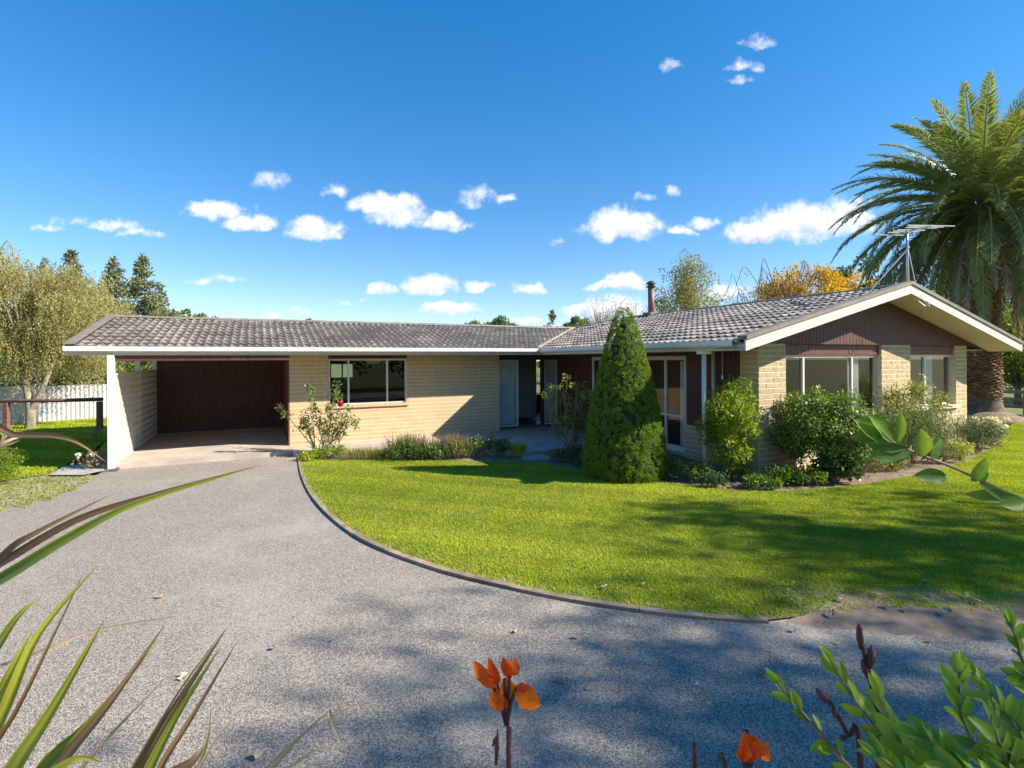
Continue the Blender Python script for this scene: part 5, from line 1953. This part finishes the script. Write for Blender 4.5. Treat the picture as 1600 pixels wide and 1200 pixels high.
def petal(P, D, N, L, W, mat, parent, curl=.3, name='petal', tint=.5, nu=6):
    """one broad petal or leaf with a curved surface"""
    D = unit(np.array(D)[None])[0]
    S = unit(np.cross(D, np.array(N))[None])[0]
    N = np.cross(S, D)
    V, F, T = [], [], []
    nv = 6
    ruf = (.10 if mat == 'petal' else .03)
    ph = rng.random() * 6
    nu = nu + 3
    for i in range(nu + 1):
        t = i / nu
        w = W * (math.sin(math.pi * min(1, t * .93 + .05)) ** .75)
        c = np.array(P) + D * (L * t) - N * (curl * L * t * t)
        for j in range(nv + 1):
            s = j / nv * 2 - 1
            V.append(c + S * (w / 2 * s * (1 + ruf * .8 * math.sin(t * 17 + ph) * abs(s))) + N * (.18 * w * s * s + ruf * w * abs(s) ** 1.5 * math.sin(t * 13 + ph + 2 * s)))
            T.append(min(1, max(0, tint + .25 * t - .15 * abs(s) + (.10 if j % 2 else -.04) - (.16 if abs(s) < .1 else 0) + rng.normal() * .05)))
    for i in range(nu):
        for j in range(nv):
            a = i * (nv + 1) + j
            F.append((a, a + 1, a + nv + 2, a + nv + 1))
    return ob(name, mesh(name, V, F, tint=T, mats=(M[mat],), shade=True), parent)


def canna(px, py, d, label, pet, stem_px, buds=(), name='canna_flower'):
    top = at(px, py, d)
    root = np.array([at(stem_px, 1300, d)[0] * 1.0, d, GZ])
    t = empty(name, tuple(root), 0, label, 'flower')
    p = smoothline([np.array([0, 0, 0]), (at(stem_px, 1210, d) - root), at((stem_px + px) / 2 + 3, (1210 + py) / 2, d) - root, top - root], 4)
    MB().tube(p, np.linspace(.008, .0036, len(p)), 7).build('stem', M['cstem'], t, True)
    for (qx, qy, dx, dy, L, W, cu, tn) in pet:
        P = at(qx, qy, d - .012) - root
        E = at(qx + dx, qy + dy, d - .02 + rng.normal() * .012) - root
        petal(P, E - P, (rng.normal() * .2, -1, .35), np.linalg.norm(E - P) * L, W, 'petal', t, cu, tint=tn)
        s_ = top - root
        MB().tube([s_ - [0, 0, .03], (s_ + P) / 2 + [0, -.004, 0], P], [.005, .004, .003], 5).build('flower_stalk', M['cstem'], t, True)
    for (bx, by, ex, ey, w_) in buds:
        MB().tube([at(bx, by, d) - root, at((bx + ex) / 2, (by + ey) / 2, d) - root, at(ex, ey, d) - root], [w_ * .5, w_, w_ * .3], 6).build('bud', M['bud'], t, True)
    for k_ in range(3):
        a = 2.0 + k_ * 2.1
        petal((0, 0, .08 + .06 * k_), (math.cos(a) * .6, -abs(math.sin(a)) * .6, .55), (0, 0, 1), .34, .11, 'midgreen', t, .25, 'leaf', .4)
    return t


canna(791, 1112, 1.2, 'orange canna flower with open petals on a dark stem, at the bottom centre',
      [(772, 1075, -28, -35, 1.1, .032, .1, .5), (777, 1070, -8, -24, 1.1, .026, .5, .05), (772, 1075, 8, 36, 1.1, .036, .15, .75), (797, 1060, -10, -30, 1.1, .024, .0, .1), (797, 1055, 8, -22, 1.1, .034, .4, .5),
       (788, 1060, 12, 32, 1.1, .040, .2, .85), (806, 1078, 34, 26, 1.1, .046, .25, .9), (806, 1075, 22, -2, 1.1, .020, .0, .05), (782, 1085, 6, 26, 1, .028, .1, .55)], 795,
      [(775, 1195, 778, 1140, .006), (770, 1165, 776, 1150, .005)])
canna(1166, 1194, 1.1, 'half open orange canna flower low at the bottom right of centre',
      [(1164, 1192, -1, -50, 1.0, .030, .0, .15), (1168, 1172, 30, -4, 1.1, .030, .2, .45), (1184, 1166, 22, 24, 1.0, .024, .2, .6), (1168, 1190, 12, -40, 1.0, .036, .1, .3), (1160, 1190, 4, -30, 1.0, .03, .1, .5)], 1165,
      [(1134, 1200, 1128, 1178, .006), (1120, 1185, 1130, 1176, .005)])


def budstalk(pts, d, label, buds):
    P = [at(x, y, d) for x, y in pts]
    root = np.array([P[0][0], d, GZ])
    t = empty('canna_stalk', tuple(root), 0, label, 'flower')
    line = smoothline([np.array([0, 0, 0])] + [p - root for p in P], 4)
    MB().tube(line, np.linspace(.0075, .0032, len(line)), 6).build('stem', M['cstem'], t, True)
    for (bx, by, ex, ey, w_) in buds:
        MB().tube([at(bx, by, d) - root, at((bx * .6 + ex * .4), (by * .6 + ey * .4), d - .005) - root, at((bx * .2 + ex * .8), (by * .2 + ey * .8), d) - root, at(ex, ey, d) - root], [w_ * .4, w_, w_ * .8, w_ * .25], 6).build('bud', M['bud'], t, True)
    return t


budstalk([(1372, 1150), (1368, 1105), (1358, 1055), (1345, 1000), (1342, 978)], 1.25, 'tall dark seed stalk standing above the leafy shrub',
         [(1345, 1015, 1342, 974, .008), (1358, 1050, 1362, 1008, .009), (1356, 1060, 1347, 1030, .008), (1362, 1040, 1366, 1018, .007)])
budstalk([(1345, 1210), (1325, 1150), (1305, 1110), (1290, 1085)], 1.2, 'dark seed stalk with brown bud leaning left in the leafy shrub', [(1296, 1100, 1276, 1076, .010), (1310, 1125, 1300, 1105, .007), (1322, 1155, 1312, 1150, .007)])
budstalk([(1086, 1230), (1086, 1195), (1085, 1162)], 1.15, 'single thin dark canna shoot left of the half open flower', [(1086, 1180, 1085, 1160, .004)])


def sprig_shrub(name, root, branches, label, leaf_px=46, twig='sprigtwig'):
    t = empty(name, tuple(root), 0, label, 'shrub')
    for (pts, d, n_, sz) in branches:
        P = np.array([at(x, y, dd) for (x, y), dd in zip(pts, d)]) - root
        line = smoothline([np.array([rng.normal() * .04, 0, 0]), P[0] * [.8, .8, .6]] + list(P), 6)
        MB().tube(line, np.linspace(.009, .0022, len(line)), 5).build('branch', M['sprigtwig'], t, True)
        seg = smoothline(list(P), 8)
        m_ = len(seg)
        n_ = int(n_ * 1.3)
        for i in range(n_):
            f = (i + .3) / n_
            k_ = min(int(f * (m_ - 1)), m_ - 2)
            p = seg[k_] + (seg[k_ + 1] - seg[k_]) * (f * (m_ - 1) - k_)
            T = unit((seg[k_ + 1] - seg[k_])[None])[0]
            side = unit(np.cross(T, [0, -1, .2])[None])[0] * (1 if i % 2 else -1)
            D = T * (.65 + .4 * rng.random()) + side * (.75 * (1 - .6 * f)) + rvec(1)[0] * .3
            N = np.array([0, -1, .5]) + rvec(1)[0] * .75
            L = sz * (.75 + .45 * rng.random()) * (1 - .35 * f)
            petal(p, D, N, L, L * (.46 + .12 * rng.random()), 'sprig', t, .12 + .15 * rng.random(), 'leaf', float(np.clip(.15 + .75 * rng.random() + .2 * f, 0, 1)), 5)
        petal(seg[-1], unit((seg[-1] - seg[-2])[None])[0], (0, -1, .4), sz * .55, sz * .22, 'sprig', t, .1, 'leaf', .9, 5)
    return t


M['sprigtwig'] = plain('sprig_twig', (0.26, 0.20, 0.10), .6, .25, 30, .1)
root = np.array([1.35, 1.28, GZ])
BR = [([(1360, 1260), (1310, 1180), (1250, 1110), (1212, 1062)], (1.2, 1.2, 1.22, 1.25), 9, .055),
      ([(1470, 1260), (1400, 1170), (1340, 1100), (1298, 1035)], (1.15, 1.15, 1.18, 1.2), 11, .062),
      ([(1480, 1290), (1440, 1210), (1400, 1150), (1372, 1085)], (1.05, 1.05, 1.08, 1.1), 8, .075),
      ([(1590, 1290), (1540, 1200), (1500, 1110), (1500, 1040)], (1.1, 1.1, 1.12, 1.15), 14, .062),
      ([(1650, 1260), (1600, 1160), (1560, 1100), (1520, 1050)], (1.1, 1.1, 1.12, 1.15), 14, .062),
      ([(1560, 1300), (1520, 1230), (1480, 1180), (1440, 1150)], (1.0, 1.0, 1.02, 1.05), 12, .066),
      ([(1680, 1200), (1630, 1110), (1600, 1040), (1580, 975)], (1.2, 1.2, 1.2, 1.22), 14, .06),
      ([(1640, 1300), (1590, 1220), (1560, 1160), (1555, 1110)], (1.0, 1.0, 1.0, 1.05), 13, .066),
      ([(1700, 1280), (1640, 1210), (1590, 1180), (1545, 1170)], (1.0, 1.0, 1.0, 1.05), 12, .066),
      ([(1620, 1310), (1560, 1250), (1520, 1215), (1470, 1205)], (.95, .95, .98, 1.0), 12, .066),
      ([(1700, 1150), (1660, 1090), (1630, 1060), (1595, 1060)], (1.15, 1.15, 1.15, 1.15), 10, .06),
      ([(1530, 1320), (1480, 1260), (1420, 1220), (1370, 1180)], (1.0, 1.0, 1.02, 1.05), 10, .066),
      ([(1660, 1330), (1610, 1270), (1590, 1240), (1580, 1200)], (.95, .95, .95, 1.0), 10, .066)]
sprig_shrub('broadleaf_shrub', root, BR, 'fresh green broadleaf shrub at the lower right corner')
root = np.array([2.05, 1.5, GZ])
BR = [([(1760, 850), (1660, 800), (1590, 778), (1500, 735), (1420, 703), (1372, 678)], (1.45, 1.42, 1.4, 1.38, 1.36, 1.35), 0, .07)]
t = sprig_shrub('overhanging_branch', root, BR, 'single leafy branch reaching in from the right in front of the lawn')
for (x, y, dx, dy, tn, wr) in ((1386, 688, -44, -32, .45, .5), (1378, 680, -46, 4, .25, .42), (1395, 690, -30, -40, .6, .45), (1402, 690, 8, -42, .75, .35), (1372, 678, -20, -24, .9, .4), (1420, 704, -58, 10, .2, .5), (1415, 700, -60, -8, .3, .42),
                               (1425, 706, -50, 14, .35, .4), (1440, 712, 2, -36, .8, .4), (1455, 716, 20, -30, .3, .45), (1478, 745, -46, -2, .15, .52), (1520, 752, 22, -34, .45, .4), (1530, 757, 14, -26, .3, .5), (1590, 778, -75, -6, .45, .25), (1530, 755, 50, 30, .5, .3), (1600, 785, -30, 4, .6, .5)):
    P = at(x, y, 1.35) - root
    E = at(x + dx, y + dy, 1.35 + rng.normal() * .03) - root
    L = float(np.linalg.norm(E - P))
    petal(P, E - P, (rng.normal() * .35, -1, .3), L, L * wr, 'sprig', t, .1, 'leaf', tn * .7, 6)

# ------------------------------------------------------------------ fallen leaves
def fallen(px, py, size, where, z=GZ):
    p = gp(px, py, z + .012)
    V, F = [], []
    n = 10
    V.append((0, 0, .004))
    for i in range(n):
        a = 2 * math.pi * i / n
        r_ = size * (.55 + .35 * (i % 2) * rng.random() + .25 * rng.random()) * (1.25 if i in (0, 5) else .8)
        V.append((math.cos(a) * r_, math.sin(a) * r_, .012 * rng.random() * (1 + size * 12)))
    F = [(0, 1 + i, 1 + (i + 1) % n) for i in range(n)]
    o = ob('fallen_leaf', mesh('fallen_leaf', V, F, mats=(M['fallen'],)), None, tuple(p), (rng.normal() * .1, rng.normal() * .1, rng.random() * 6))
    tag(o, 'dry brown leaf lying on the ' + where, 'leaf', 'fallen leaves on the ' + where)


for (px, py, s) in ((249, 932, .045), (286, 1058, .045), (428, 1012, .035), (520, 1000, .02), (806, 986, .03), (900, 996, .03), (875, 1064, .035), (1188, 1051, .045), (1108, 1100, .02), (1090, 1070, .02), (920, 1075, .025), (1040, 1010, .03), (1108, 963, .03), (1308, 1004, .03), (1455, 1002, .035), (1240, 985, .03), (463, 962, .02), (400, 1180, .045)):
    fallen(px, py, s, 'grey gravel drive')
for (px, py, s) in ((945, 916, .035), (1005, 912, .03), (618, 792, .03), (1316, 935, .05), (1370, 928, .05), (1390, 946, .05), (1450, 935, .05), (1445, 908, .04), (1300, 958, .05), (1530, 940, .05), (1515, 930, .05), (1480, 955, .05), (1235, 922, .03), (1420, 950, .05)):
    fallen(px, py, s, 'green lawn', GZL + .02)
